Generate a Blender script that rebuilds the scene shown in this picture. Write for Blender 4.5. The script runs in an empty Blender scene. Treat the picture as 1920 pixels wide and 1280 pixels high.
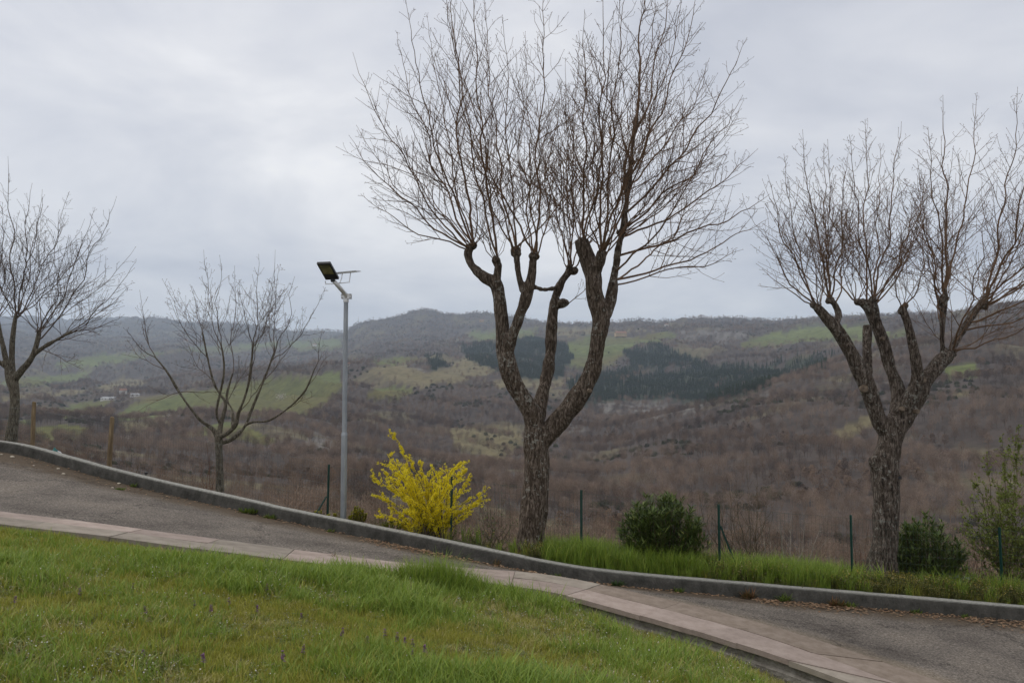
import bpy, bmesh, math, random
import numpy as np
from mathutils import Vector, Matrix, noise as mnoise

random.seed(7); np.random.seed(7)
S = bpy.context.scene
COL = S.collection

# ------------------------------------------------------------------ camera, sky, sun, exposure
F = 1600.0                                  # focal length in pixels of the 1920 px wide frame
PITCH = math.atan(102.0 / F)
cam_d = bpy.data.cameras.new('camera')
cam_d.sensor_width = 36.0; cam_d.lens = 36.0 * F / 1920.0
cam_d.clip_start = 0.05; cam_d.clip_end = 60000.0
cam = bpy.data.objects.new('camera', cam_d); COL.objects.link(cam)
cam.location = (0, 0, 0); cam.rotation_euler = (math.pi / 2 + PITCH, 0, 0)
S.camera = cam

SUN_EL, SUN_AZ = math.radians(52), math.radians(-70)      # azimuth from +Y towards +X
W = bpy.data.worlds.new('World'); S.world = W; W.use_nodes = True
nt = W.node_tree; nt.nodes.clear()
def N(tree, t, **kw):
    n = tree.nodes.new(t)
    for k, v in kw.items(): setattr(n, k, v)
    return n
def LK(tree, a, b): tree.links.new(a, b)
def ramp(tree, stops, interp='LINEAR'):
    n = tree.nodes.new('ShaderNodeValToRGB'); cr = n.color_ramp; cr.interpolation = interp
    while len(cr.elements) < len(stops): cr.elements.new(0.5)
    for e, (p, c) in zip(cr.elements, stops):
        e.position = p; e.color = c if len(c) == 4 else (*c, 1)
    return n
out = N(nt, 'ShaderNodeOutputWorld'); bg = N(nt, 'ShaderNodeBackground')
sky = N(nt, 'ShaderNodeTexSky', sky_type='NISHITA'); sky.sun_disc = False
sky.sun_elevation = SUN_EL; sky.sun_rotation = SUN_AZ
tc = N(nt, 'ShaderNodeTexCoord'); sep = N(nt, 'ShaderNodeSeparateXYZ'); LK(nt, tc.outputs['Generated'], sep.inputs[0])
# overcast layer: noise on a plane above the place, so that clouds flatten towards the horizon
zz = N(nt, 'ShaderNodeMath', operation='ADD'); zz.inputs[1].default_value = 0.22; LK(nt, sep.outputs['Z'], zz.inputs[0])
zm = N(nt, 'ShaderNodeMath', operation='MAXIMUM'); zm.inputs[1].default_value = 0.12; LK(nt, zz.outputs[0], zm.inputs[0])
dx = N(nt, 'ShaderNodeMath', operation='DIVIDE'); LK(nt, sep.outputs['X'], dx.inputs[0]); LK(nt, zm.outputs[0], dx.inputs[1])
dy = N(nt, 'ShaderNodeMath', operation='DIVIDE'); LK(nt, sep.outputs['Y'], dy.inputs[0]); LK(nt, zm.outputs[0], dy.inputs[1])
cmb = N(nt, 'ShaderNodeCombineXYZ'); LK(nt, dx.outputs[0], cmb.inputs[0]); LK(nt, dy.outputs[0], cmb.inputs[1]); cmb.inputs[2].default_value = 3.7
n1 = N(nt, 'ShaderNodeTexNoise'); n1.inputs['Scale'].default_value = 1.5; n1.inputs['Detail'].default_value = 7; n1.inputs['Roughness'].default_value = 0.52; n1.inputs['Distortion'].default_value = 0.35
LK(nt, cmb.outputs[0], n1.inputs['Vector'])
cl = ramp(nt, [(0.32, (0.415, 0.424, 0.465)), (0.44, (0.51, 0.513, 0.542)), (0.56, (0.61, 0.605, 0.615)), (0.68, (0.735, 0.722, 0.712))])
LK(nt, n1.outputs['Fac'], cl.inputs[0])
el = N(nt, 'ShaderNodeMapRange'); el.inputs['From Min'].default_value = 0.0; el.inputs['From Max'].default_value = 1.0
el.inputs['To Min'].default_value = 1.5; el.inputs['To Max'].default_value = 1.6
LK(nt, sep.outputs['Z'], el.inputs['Value'])
mul = N(nt, 'ShaderNodeVectorMath', operation='SCALE'); LK(nt, cl.outputs[0], mul.inputs[0]); LK(nt, el.outputs[0], mul.inputs['Scale'])
sk = N(nt, 'ShaderNodeVectorMath', operation='SCALE'); LK(nt, sky.outputs[0], sk.inputs[0]); sk.inputs['Scale'].default_value = 0.09
mx = N(nt, 'ShaderNodeMix', data_type='RGBA'); mx.inputs[0].default_value = 0.9
LK(nt, sk.outputs[0], mx.inputs[6]); LK(nt, mul.outputs[0], mx.inputs[7])
gr = N(nt, 'ShaderNodeMapRange'); gr.inputs['From Min'].default_value = -0.06; gr.inputs['From Max'].default_value = -0.01; LK(nt, sep.outputs['Z'], gr.inputs['Value'])
mg = N(nt, 'ShaderNodeMix', data_type='RGBA'); mg.inputs[6].default_value = (0.09, 0.085, 0.07, 1)
LK(nt, gr.outputs[0], mg.inputs[0]); LK(nt, mx.outputs[2], mg.inputs[7])
LK(nt, mg.outputs[2], bg.inputs[0]); bg.inputs[1].default_value = 1.0
LK(nt, bg.outputs[0], out.inputs[0])

sun_d = bpy.data.lights.new('sun', 'SUN'); sun_d.energy = 1.5; sun_d.angle = math.radians(30); sun_d.color = (1.0, 0.955, 0.89)
sun = bpy.data.objects.new('sun', sun_d); COL.objects.link(sun)
sd = Vector((math.sin(SUN_AZ) * math.cos(SUN_EL), math.cos(SUN_AZ) * math.cos(SUN_EL), math.sin(SUN_EL)))
sun.rotation_euler = (-sd).to_track_quat('-Z', 'Y').to_euler()
sun.location = (0, -20, 60)

S.view_settings.view_transform = 'Standard'; S.view_settings.look = 'None'
S.view_settings.exposure = 0.0; S.view_settings.gamma = 1.0; S.view_settings.use_curve_mapping = False
S.cycles.use_denoising = True
S.cycles.max_bounces = 6; S.cycles.diffuse_bounces = 3; S.cycles.glossy_bounces = 2
S.cycles.transparent_max_bounces = 6; S.cycles.volume_bounces = 1
S.cycles.use_adaptive_sampling = False

# ------------------------------------------------------------------ helpers
SP, CP = math.sin(PITCH), math.cos(PITCH)
def ray(u, v):
    c = (u - 960.0) / F; s = (640.0 - v) / F
    return c, CP - s * SP, SP + s * CP
def P(u, v, D):                                        # a point of the place at depth D (metres along +Y)
    x, y, z = ray(u, v); return Vector((x / y * D, D, z / y * D))
def project(X, Y, Z):                                  # numpy: world -> photo pixel
    yc = Y * CP + Z * SP; zc = -Y * SP + Z * CP
    return 960 + F * X / yc, 640 - F * zc / yc
def pxm(D): return D / F                               # metres for one photo pixel at depth D

def tag(o, label=None, cat=None, group=None, kind=None):
    if label: o['label'] = label
    if cat: o['category'] = cat
    if group: o['group'] = group
    if kind: o['kind'] = kind
    return o
def empty(name, loc):
    o = bpy.data.objects.new(name, None); o.location = loc; o.empty_display_size = 0.2; COL.objects.link(o); return o
def link(name, me, parent=None, loc=None):
    o = bpy.data.objects.new(name, me); COL.objects.link(o)
    if parent is not None: o.parent = parent
    if loc is not None: o.location = loc
    return o

class MB:
    """collects shapes; build() links them as ONE mesh object"""
    def __init__(s): s.v = []; s.f = []; s.m = []
    def add(s, vs, fs, mi=0):
        b = len(s.v); s.v.extend([tuple(p) for p in vs]); s.f.extend([tuple(i + b for i in f) for f in fs]); s.m.extend([mi] * len(fs))
    def box(s, c, sx, sy, sz, rot=None, mi=0):
        vs = []
        for x in (-1, 1):
            for y in (-1, 1):
                for z in (-1, 1):
                    p = Vector((x * sx / 2, y * sy / 2, z * sz / 2))
                    if rot is not None: p = rot @ p
                    vs.append(p + Vector(c))
        s.add(vs, [(0, 1, 3, 2), (4, 6, 7, 5), (0, 4, 5, 1), (2, 3, 7, 6), (0, 2, 6, 4), (1, 5, 7, 3)], mi)
    def tube(s, pts, rad, n=6, cap=True, mi=0):
        m = len(pts); vs = []
        prev = None
        for i in range(m):
            a = pts[max(i - 1, 0)]; b = pts[min(i + 1, m - 1)]
            t = (b - a)
            if t.length < 1e-9: t = Vector((0, 0, 1))
            t.normalize()
            if prev is None:
                q = Vector((1, 0, 0)) if abs(t.x) < 0.8 else Vector((0, 1, 0))
                e1 = t.cross(q).normalized()
            else:
                e1 = (prev - t * prev.dot(t))
                e1 = e1.normalized() if e1.length > 1e-6 else t.orthogonal().normalized()
            prev = e1; e2 = t.cross(e1)
            for k in range(n):
                an = 2 * math.pi * k / n
                vs.append(pts[i] + (e1 * math.cos(an) + e2 * math.sin(an)) * rad[i])
        fs = []
        for i in range(m - 1):
            for k in range(n):
                k2 = (k + 1) % n
                fs.append((i * n + k, i * n + k2, (i + 1) * n + k2, (i + 1) * n + k))
        if cap:
            fs.append(tuple(range(n))[::-1]); fs.append(tuple(range((m - 1) * n, m * n)))
        s.add(vs, fs, mi)
    def mesh(s, name, mats=(), smooth=False):
        me = bpy.data.meshes.new(name); me.from_pydata(s.v, [], s.f)
        for m in mats: me.materials.append(m)
        if len(mats) > 1: me.polygons.foreach_set('material_index', s.m)
        if smooth: me.polygons.foreach_set('use_smooth', [True] * len(me.polygons))
        me.update(); return me
    def build(s, name, mats, parent=None, loc=None, smooth=False):
        if not isinstance(mats, (list, tuple)): mats = [mats]
        if loc is None and parent is not None and parent.type == 'EMPTY':
            off = parent.location
            s.v = [(p[0] - off.x, p[1] - off.y, p[2] - off.z) for p in s.v]
        return link(name, s.mesh(name, mats, smooth), parent, loc)

def vnoise(x, y, seed=0):
    """numpy value noise, -1..1"""
    xi = np.floor(x).astype(np.int64); yi = np.floor(y).astype(np.int64)
    fx = x - xi; fy = y - yi; fx = fx * fx * (3 - 2 * fx); fy = fy * fy * (3 - 2 * fy)
    def h(a, b):
        n = (a * 374761393 + b * 668265263 + seed * 974711) & 0x7fffffff
        n = ((n ^ (n >> 13)) * 1274126177) & 0x7fffffff
        return ((n ^ (n >> 16)) & 0xffff) / 32767.5 - 1
    a = h(xi, yi); b = h(xi + 1, yi); c = h(xi, yi + 1); d = h(xi + 1, yi + 1)
    return (a * (1 - fx) + b * fx) * (1 - fy) + (c * (1 - fx) + d * fx) * fy
def fbm(x, y, seed=0, oct=4):
    t = 0; a = 1; s = 0
    for o in range(oct):
        t = t + a * vnoise(x * 2 ** o + 13.7 * o, y * 2 ** o + 7.1 * o, seed + o); s += a; a *= 0.5
    return t / s

# ------------------------------------------------------------------ materials
def mat(name, col, rough=0.85, spec=0.25, metal=0.0):
    m = bpy.data.materials.new(name); m.use_nodes = True
    b = m.node_tree.nodes['Principled BSDF']
    b.inputs['Base Color'].default_value = (*col, 1); b.inputs['Roughness'].default_value = rough
    b.inputs['Specular IOR Level'].default_value = spec; b.inputs['Metallic'].default_value = metal
    return m
def noisy(name, stops, scale=5, detail=6, rough=0.9, stretch=(1, 1, 1), bump=0.0, bscale=None, spec=0.2, coord='Object', distort=0.0, rnd=0.0, metal=0.0, roughness=0.6):
    """principled with a noise-driven colour ramp, optional bump and per-object brightness variation"""
    m = mat(name, stops[0][1][:3], rough, spec, metal); t = m.node_tree; b = t.nodes['Principled BSDF']
    tc = N(t, 'ShaderNodeTexCoord'); mp = N(t, 'ShaderNodeMapping'); mp.inputs['Scale'].default_value = stretch
    LK(t, tc.outputs[coord], mp.inputs[0])
    no = N(t, 'ShaderNodeTexNoise'); no.inputs['Scale'].default_value = scale; no.inputs['Detail'].default_value = detail
    no.inputs['Roughness'].default_value = roughness; no.inputs['Distortion'].default_value = distort
    LK(t, mp.outputs[0], no.inputs['Vector'])
    r = ramp(t, stops); LK(t, no.outputs['Fac'], r.inputs[0]); c = r.outputs[0]
    if rnd > 0:
        oi = N(t, 'ShaderNodeObjectInfo'); mr = N(t, 'ShaderNodeMapRange'); mr.inputs['To Min'].default_value = 1 - rnd; mr.inputs['To Max'].default_value = 1 + rnd
        LK(t, oi.outputs['Random'], mr.inputs['Value'])
        sc = N(t, 'ShaderNodeVectorMath', operation='SCALE'); LK(t, c, sc.inputs[0]); LK(t, mr.outputs[0], sc.inputs['Scale']); c = sc.outputs[0]
    LK(t, c, b.inputs['Base Color'])
    if bump:
        nb = no
        if bscale:
            nb = N(t, 'ShaderNodeTexNoise'); nb.inputs['Scale'].default_value = bscale; nb.inputs['Detail'].default_value = 5; LK(t, mp.outputs[0], nb.inputs['Vector'])
        bu = N(t, 'ShaderNodeBump'); bu.inputs['Strength'].default_value = 1.0; bu.inputs['Distance'].default_value = bump
        LK(t, nb.outputs['Fac'], bu.inputs['Height']); LK(t, bu.outputs[0], b.inputs['Normal'])
    return m
def leafy(name, cols, rough=0.55, trans=0.25, spec=0.3):
    """leaf material: colour picked per instance, a little light coming through"""
    m = mat(name, cols[0], rough, spec); t = m.node_tree; b = t.nodes['Principled BSDF']
    oi = N(t, 'ShaderNodeObjectInfo'); ge = N(t, 'ShaderNodeNewGeometry')
    ad = N(t, 'ShaderNodeMath', operation='ADD'); LK(t, oi.outputs['Random'], ad.inputs[0]); LK(t, ge.outputs['Random Per Island'], ad.inputs[1])
    fr = N(t, 'ShaderNodeMath', operation='FRACT'); LK(t, ad.outputs[0], fr.inputs[0])
    r = ramp(t, [(i / max(1, len(cols) - 1), c) for i, c in enumerate(cols)]); LK(t, fr.outputs[0], r.inputs[0])
    LK(t, r.outputs[0], b.inputs['Base Color'])
    tr = N(t, 'ShaderNodeBsdfTranslucent'); LK(t, r.outputs[0], tr.inputs[0])
    ms = N(t, 'ShaderNodeMixShader'); ms.inputs[0].default_value = trans
    LK(t, b.outputs[0], ms.inputs[1]); LK(t, tr.outputs[0], ms.inputs[2]); LK(t, ms.outputs[0], t.nodes['Material Output'].inputs[0])
    return m

M = {}
# ------------------------------------------------------------------ lines of the place: kerb, slab strip
K_UVD = [(-900, 826, 16.6), (-600, 824, 16.0), (-300, 822, 15.3), (-80, 822, 14.8), (0, 825, 14.5), (23, 827, 14.45), (47, 834, 14.4), (69, 840, 14.3), (109, 851, 14.15), (156, 866, 13.95),
         (206, 879, 13.75), (250, 890, 13.55), (300, 902, 13.35), (340, 911, 13.2), (452, 935, 12.75), (546, 957, 12.4), (643, 975, 12.1),
         (696, 987, 11.9), (752, 997, 11.7), (824, 1012, 11.5), (900, 1028, 11.3), (983, 1044, 11.12), (1050, 1058, 11.05), (1108, 1067, 11.0),
         (1200, 1076, 11.0), (1300, 1085, 11.0), (1500, 1102, 10.95), (1700, 1119, 10.9), (1900, 1136, 10.85), (2200, 1160, 10.8), (2700, 1198, 10.7)]
S1_UVD = [(-900, 845, 11.8), (-600, 880, 11.0), (-300, 918, 10.3), (0, 958, 9.8), (150, 975, 9.8), (265, 991, 9.8), (425, 1012, 9.9), (640, 1040, 10.1), (750, 1055, 10.25),
          (900, 1066, 10.5), (1010, 1073, 10.5), (1119, 1092, 10.2), (1233, 1119, 9.85), (1300, 1133, 9.7), (1383, 1154, 9.35), (1490, 1186, 8.9),
          (1675, 1245, 8.2), (1900, 1325, 7.4), (2200, 1440, 6.5), (2600, 1600, 5.6)]
S2_UVD = [(-900, 885, 10.4), (-600, 912, 9.8), (-300, 946, 9.2), (0, 982, 8.9), (200, 1005, 8.95), (400, 1032, 8.95), (550, 1050, 9.05), (725, 1072, 9.3), (910, 1092, 9.55), (985, 1100, 9.55),
          (1065, 1115, 9.35), (1168, 1144, 9.0), (1300, 1180, 8.55), (1400, 1210, 8.2), (1500, 1243, 7.8), (1590, 1277, 7.45), (1750, 1345, 6.8),
          (2000, 1450, 6.0), (2300, 1590, 5.2)]
def curve(uvd):
    pts = sorted([P(*q) for q in uvd], key=lambda p: p.x)
    xs = np.array([p.x for p in pts]); ys = np.array([p.y for p in pts]); zs = np.array([p.z for p in pts])
    g = np.linspace(xs[0], xs[-1], 400)
    def sm(a, k=7):
        b = np.interp(g, xs, a); pad = np.pad(b, k, mode='reflect', reflect_type='odd'); return np.convolve(pad, np.ones(2 * k + 1) / (2 * k + 1), 'valid')
    gy, gz = sm(ys), sm(zs)
    def f(x):
        x = np.asarray(x, float)
        def ev(a):
            r = np.interp(x, g, a)
            r = np.where(x < g[0], a[0] + (x - g[0]) * (a[8] - a[0]) / (g[8] - g[0]), r)
            return np.where(x > g[-1], a[-1] + (x - g[-1]) * (a[-1] - a[-9]) / (g[-1] - g[-9]), r)
        return ev(gy), ev(gz)
    return f
KF, S1F, S2F = curve(K_UVD), curve(S1_UVD), curve(S2_UVD)
KERB_H = 0.18; KERB_W = 0.15
X0, X1 = -15.0, 9.5

# ------------------------------------------------------------------ the hillside and the valley (one heightfield on a fan of bearings)
TU = np.array([-900, -300, 0, 250, 450, 640, 800, 950, 1100, 1300, 1500, 1700, 1920, 2300, 2900], float)
TR = np.array([22, 60, 120, 250, 400, 600, 800, 1000, 1300, 1700, 2200, 3000, 4000, 6000, 9000], float)
TV = np.array([
 [1150, 1000, 900, 838, 812, 800, 790, 780, 768, 750, 722, 680, 640, 608, 600],
 [1150, 1000, 900, 838, 812, 800, 790, 780, 768, 750, 722, 680, 640, 608, 600],
 [1150, 1005, 905, 845, 815, 803, 794, 784, 770, 750, 724, 682, 645, 618, 601],
 [1180, 1030, 935, 885, 850, 822, 806, 796, 778, 757, 738, 703, 660, 606, 612],
 [1200, 1060, 965, 908, 870, 832, 812, 786, 716, 726, 716, 690, 652, 610, 630],
 [1220, 1090, 995, 930, 890, 850, 806, 766, 712, 706, 694, 668, 640, 626, 640],
 [1240, 1110, 1020, 955, 910, 866, 816, 771, 716, 678, 672, 628, 588, 625, 650],
 [1260, 1120, 1035, 975, 925, 876, 821, 776, 726, 674, 651, 630, 598, 625, 650],
 [1270, 1130, 1055, 995, 940, 886, 831, 791, 746, 696, 645, 614, 622, 640, 660],
 [1280, 1150, 1085, 1015, 925, 832, 768, 800, 738, 678, 634, 611, 618, 640, 660],
 [1290, 1170, 1095, 1025, 915, 798, 708, 738, 694, 660, 629, 608, 615, 640, 660],
 [1300, 1180, 1105, 1035, 915, 788, 694, 676, 650, 627, 612, 607, 615, 640, 660],
 [1310, 1190, 1115, 1045, 915, 778, 687, 646, 615, 584, 584, 600, 615, 640, 660],
 [1310, 1190, 1115, 1045, 915, 775, 680, 636, 602, 570, 565, 590, 610, 640, 660],
 [1310, 1190, 1115, 1045, 915, 775, 680, 636, 602, 570, 565, 590, 610, 640, 660]], float)
NC = 760
cu = np.linspace(-760, 2680, NC)                                       # bearings, as photo columns
caz = np.arctan((cu - 960) / F)
def smooth1(a, k, axis):
    ker = np.hanning(2 * k + 3)[1:-1]; ker /= ker.sum()
    return np.apply_along_axis(lambda q: np.convolve(np.pad(q, k, mode='edge'), ker, 'valid'), axis, a)
rows_far = np.geomspace(22, 9000, 400)
elv = (742.0 - TV) / F                                                  # tangent of elevation at the table points
e_cols = np.stack([np.interp(cu, TU, elv[:, j]) for j in range(len(TR))], 1)
e_cols = smooth1(e_cols, 14, 0)
# skyline of the far mountain and of the blue ridges on the left
def crest(j, pts):
    q = np.array(pts, float); w = np.clip((q[-1, 0] + 60 - cu) / 60, 0, 1) * np.clip((cu - q[0, 0] + 60) / 60, 0, 1)
    e_cols[:, j] = e_cols[:, j] * (1 - w) + w * (742 - smooth1(np.interp(cu, q[:, 0], q[:, 1]), 3, 0)) / F
crest(12, [(560, 655), (615, 650), (645, 640), (662, 615), (700, 608), (740, 603), (775, 589), (800, 585), (850, 590), (900, 590), (950, 597), (1000, 608), (1030, 618), (1100, 626)])
crest(13, [(-500, 608), (-200, 600), (0, 616), (90, 618), (150, 632), (200, 622), (240, 606), (290, 602), (345, 612), (420, 613), (480, 618), (540, 628), (600, 628), (660, 634)])
crest(14, [(-500, 596), (-200, 604), (0, 600), (60, 598), (130, 604), (200, 596), (250, 600), (300, 612), (400, 630), (660, 650)])
crest(11, [(-500, 690), (0, 690), (120, 686), (250, 672), (330, 668), (450, 690), (560, 690), (650, 668), (720, 650), (800, 640), (860, 640), (930, 634), (1000, 625), (1080, 618)])
lr = np.log(TR)
E = np.stack([np.interp(np.log(rows_far), lr, e_cols[i]) for i in range(NC)], 0)
E = smooth1(E, 7, 1)
Zfar = E * rows_far[None, :] * np.cos(caz)[:, None]
xf = np.sin(caz)[:, None] * rows_far[None, :]; yf = np.cos(caz)[:, None] * rows_far[None, :]
amp = np.clip((rows_far - 40) / 400, 0, 1)[None, :]
rel = fbm(xf / 210.0, yf / 210.0, 3, 5); gul = 1 - np.abs(fbm(xf / 120.0 + 5, yf / 160.0, 11, 4)) * 2
rel2 = fbm(xf / 700.0 + 2, yf / 700.0, 13, 4)
ga, gb = (xf * 0.80 + yf * 0.60), (-xf * 0.60 + yf * 0.80)                # spurs and gullies running down to the stream
spur = 1 - np.abs(fbm(ga / 105.0, gb / 520.0 + 3, 29, 3)) * 2.6
ramp_n = np.clip((rows_far - 150) / 350, 0, 1)[None, :]
Zfar = Zfar + ramp_n * spur * 0.0165 * np.minimum(rows_far, 1100)[None, :] + amp * (rel * 0.0075 * np.minimum(rows_far, 2600)[None, :] + rel2 * 0.006 * np.clip(rows_far - 1500, 0, 4500)[None, :] + gul * 0.0045 * np.minimum(rows_far, 2600)[None, :]) + np.clip(amp * 3, 0.15, 1) * fbm(xf / 14, yf / 14, 21, 3) * 0.7
# the bank between kerb and slope
ku = np.array([q[0] for q in K_UVD], float)
kx = np.linspace(-16, 14, 1200); ky_, kz_ = KF(kx)
kaz = np.arctan2(kx, ky_ + KERB_W)
order = np.argsort(kaz)
r_k = np.interp(caz, kaz[order], np.hypot(kx, ky_ + KERB_W)[order]) - 0.03
z_k = np.interp(caz, kaz[order], kz_[order])
flat = np.interp(cu, [-900, 500, 650, 1000, 1080, 2700], [0.25, 0.35, 0.7, 0.8, 1.15, 1.2])
near_t = np.concatenate([np.linspace(0, 1, 34) ** 1.3])
R = []; Zn = []
for i in range(NC):
    r0 = r_k[i]; r1 = 22.0; rr = r0 + (r1 - r0) * near_t[:-1]
    zc = np.interp(rr, [r0, r0 + flat[i] * 0.5, r0 + flat[i], r0 + flat[i] + 1.4, r1], [z_k[i] - 0.04, z_k[i] - 0.05, z_k[i] - 0.12, z_k[i] - 0.85, Zfar[i, 0]])
    R.append(rr); Zn.append(zc)
R = np.array(R); Zn = np.array(Zn)
Zn = Zn + fbm(np.sin(caz)[:, None] * R * 1.7, np.cos(caz)[:, None] * R * 1.7, 5, 3) * 0.05 * np.clip((R - r_k[:, None]) * 2, 0, 1)
RR = np.concatenate([R, np.repeat(rows_far[None, :], NC, 0)], 1); ZZ = np.concatenate([Zn, Zfar], 1)
NR = RR.shape[1]
XX = np.sin(caz)[:, None] * RR; YY = np.cos(caz)[:, None] * RR
def terrain_z(x, y):
    az = math.atan2(x, y); i = int(np.clip(np.searchsorted(caz, az), 1, NC - 1)); t = (az - caz[i - 1]) / (caz[i] - caz[i - 1]); r = math.hypot(x, y)
    return (1 - t) * np.interp(r, RR[i - 1], ZZ[i - 1]) + t * np.interp(r, RR[i], ZZ[i])
def terrain_hit(u, v, rmin=100):
    """where the line of sight through a photo pixel meets the terrain"""
    x, y, z = ray(u, v); az = math.atan2(x, y); el = z / math.hypot(x, y)
    i = int(np.clip(np.searchsorted(caz, az), 1, NC - 1)); a = ZZ[i] / RR[i]
    js = np.nonzero((a >= el) & (RR[i] > rmin))[0]
    j = js[0] if len(js) else NR - 40
    r = RR[i][j]; return Vector((math.sin(az) * r, math.cos(az) * r, ZZ[i][j]))

def inpoly(px, py, poly):
    ins = np.zeros(px.shape, bool); n = len(poly)
    for i in range(n):
        x1, y1 = poly[i]; x2, y2 = poly[(i + 1) % n]
        if y1 == y2: continue
        c = ((y1 > py) != (y2 > py)) & (px < (x2 - x1) * (py - y1) / (y2 - y1) + x1)
        ins ^= c
    return ins
# land cover: outlines of the fields, pine woods and bare clay seen across the valley
GREEN = [[(455, 714), (520, 709), (600, 703), (640, 694), (640, 735), (600, 765), (560, 786), (500, 780), (440, 790), (420, 762), (350, 772), (250, 788), (205, 792), (225, 772), (255, 752), (330, 739), (390, 731), (440, 719)],
         [(330, 815), (385, 799), (425, 790), (480, 808), (518, 828), (500, 833), (440, 825), (380, 818)],
         [(60, 800), (120, 795), (170, 798), (165, 824), (60, 828)],
         [(85, 772), (150, 757), (215, 748), (190, 768), (120, 785)], [(0, 790), (60, 786), (60, 800), (0, 806)],
         [(1060, 640), (1110, 628), (1180, 634), (1255, 621), (1268, 634), (1190, 646), (1150, 682), (1100, 692), (1065, 682)],
         [(1375, 648), (1440, 626), (1530, 611), (1640, 610), (1630, 632), (1500, 640), (1420, 650)],
         [(1770, 690), (1830, 680), (1832, 705), (1780, 712)], [(870, 626), (930, 620), (1010, 614), (1000, 635), (900, 642)],
         [(90, 682), (200, 664), (310, 660), (250, 676), (120, 692)], [(0, 712), (60, 705), (180, 698), (150, 715), (0, 730)],
         [(330, 655), (430, 648), (520, 640), (520, 652), (400, 664)], [(530, 640), (640, 634), (640, 655), (560, 660)],
         [(700, 730), (720, 725), (790, 730), (740, 749), (680, 747)], [(690, 680), (750, 668), (800, 676), (740, 684)], [(1600, 640), (1640, 625), (1700, 618), (1700, 630), (1640, 645)]]
TAN = [[(845, 802), (900, 795), (965, 798), (985, 830), (940, 868), (880, 850), (850, 838)], [(1560, 812), (1640, 770), (1660, 780), (1590, 828)], [(690, 692), (760, 682), (800, 700), (840, 690), (870, 667), (930, 682), (925, 700), (860, 715), (780, 725), (735, 716)], [(905, 714), (960, 710), (1060, 712), (1050, 727), (940, 730)],
       [(175, 727), (235, 708), (282, 711), (270, 722), (200, 731)], [(0, 742), (90, 735), (180, 728), (160, 738), (0, 752)], [(1020, 612), (1230, 620), (1100, 626), (1030, 632)], [(215, 792), (300, 788), (330, 796), (240, 812)], [(1770, 735), (1800, 733), (1830, 745), (1800, 748)]]
PINE = [[(865, 652), (920, 645), (1000, 636), (1062, 648), (1066, 690), (1045, 712), (985, 712), (925, 692), (870, 672)],
        [(1062, 722), (1080, 712), (1120, 700), (1180, 692), (1172, 662), (1230, 648), (1285, 665), (1330, 688), (1385, 682), (1430, 690), (1480, 676), (1575, 664), (1540, 690), (1480, 705), (1420, 735), (1380, 742), (1330, 757), (1250, 748), (1150, 748), (1085, 768)],
        [(800, 672), (832, 668), (836, 690), (806, 692)]]
CLAY = [[(1120, 757), (1200, 751), (1330, 758), (1300, 776), (1230, 784), (1180, 776), (1120, 774)], [(1268, 622), (1400, 618), (1405, 640), (1290, 642)],
        [(1340, 757), (1420, 733), (1450, 735), (1385, 762)], [(585, 800), (628, 785), (622, 842), (570, 835)], [(1040, 800), (1090, 790), (1100, 806), (1050, 815)], [(740, 690), (800, 690), (790, 705), (745, 704)]]
def cover(X, Y, Z, R_):
    """0 wood, 1 green, 2 tan, 3 pine, 4 clay, 5 near bank"""
    u, v = project(X, Y, Z)
    u = u + fbm(X / 45, Y / 45, 31, 3) * 7; v = v + fbm(X / 45 + 9, Y / 45, 37, 3) * 3.2
    c = np.zeros(X.shape, int)
    far = R_ > 260
    for p in CLAY: c[inpoly(u, v, p) & far & (fbm(X / 16, Y / 30, 51, 3) > -0.08)] = 4
    for p in TAN: c[inpoly(u, v, p) & far] = 2
    for p in GREEN: c[inpoly(u, v, p) & far] = 1
    gap = fbm(X / 34 + 2, Y / 34, 41, 3)
    for p in PINE: c[inpoly(u + gap * 14, v + gap * 6, p) & far & (gap < 0.36)] = 3
    c[R_ < 24] = 5
    return c
CV = cover(XX, YY, ZZ, RR)
pal = np.array([(0.070, 0.055, 0.046), (0.098, 0.112, 0.036), (0.145, 0.122, 0.066), (0.045, 0.05, 0.03), (0.135, 0.122, 0.108), (0.075, 0.075, 0.035)])
colr = pal[CV]
# whole parcels differ from one another; scrub and rough grass between the woods
par = vnoise(XX / 170, YY / 170, 77)[..., None]
colr = np.where((CV == 1)[..., None], colr * (1 + 0.25 * par) + np.array([0.03, 0.0, 0.0]) * np.clip(-par, 0, 1), colr)
gl = np.clip((fbm(XX / 60, YY / 60, 63, 4) - 0.18) * 4, 0, 1)[..., None] * ((CV == 0) & (RR > 150))[..., None]
colr = colr * (1 - 0.7 * gl) + np.array([0.135, 0.115, 0.062]) * 0.7 * gl
vv = np.stack([XX, YY, ZZ], -1).reshape(-1, 3)
ii = np.arange(NC * NR).reshape(NC, NR)
ff = np.stack([ii[:-1, :-1], ii[1:, :-1], ii[1:, 1:], ii[:-1, 1:]], -1).reshape(-1, 4)
me = bpy.data.meshes.new('hillside'); me.vertices.add(len(vv)); me.vertices.foreach_set('co', vv.ravel())
me.loops.add(len(ff) * 4); me.loops.foreach_set('vertex_index', ff.ravel()); me.polygons.add(len(ff)); me.polygons.foreach_set('loop_start', np.arange(len(ff)) * 4)
me.update(calc_edges=True); me.polygons.foreach_set('use_smooth', np.ones(len(ff), bool))
at = me.attributes.new('cover', 'FLOAT_COLOR', 'POINT'); at.data.foreach_set('color', np.concatenate([colr.reshape(-1, 3), np.ones((len(vv), 1))], 1).ravel().astype(np.float32))
m = mat('hillside_ground', (0.1, 0.08, 0.06), 0.95, 0.1); t = m.node_tree; b = t.nodes['Principled BSDF']
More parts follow.
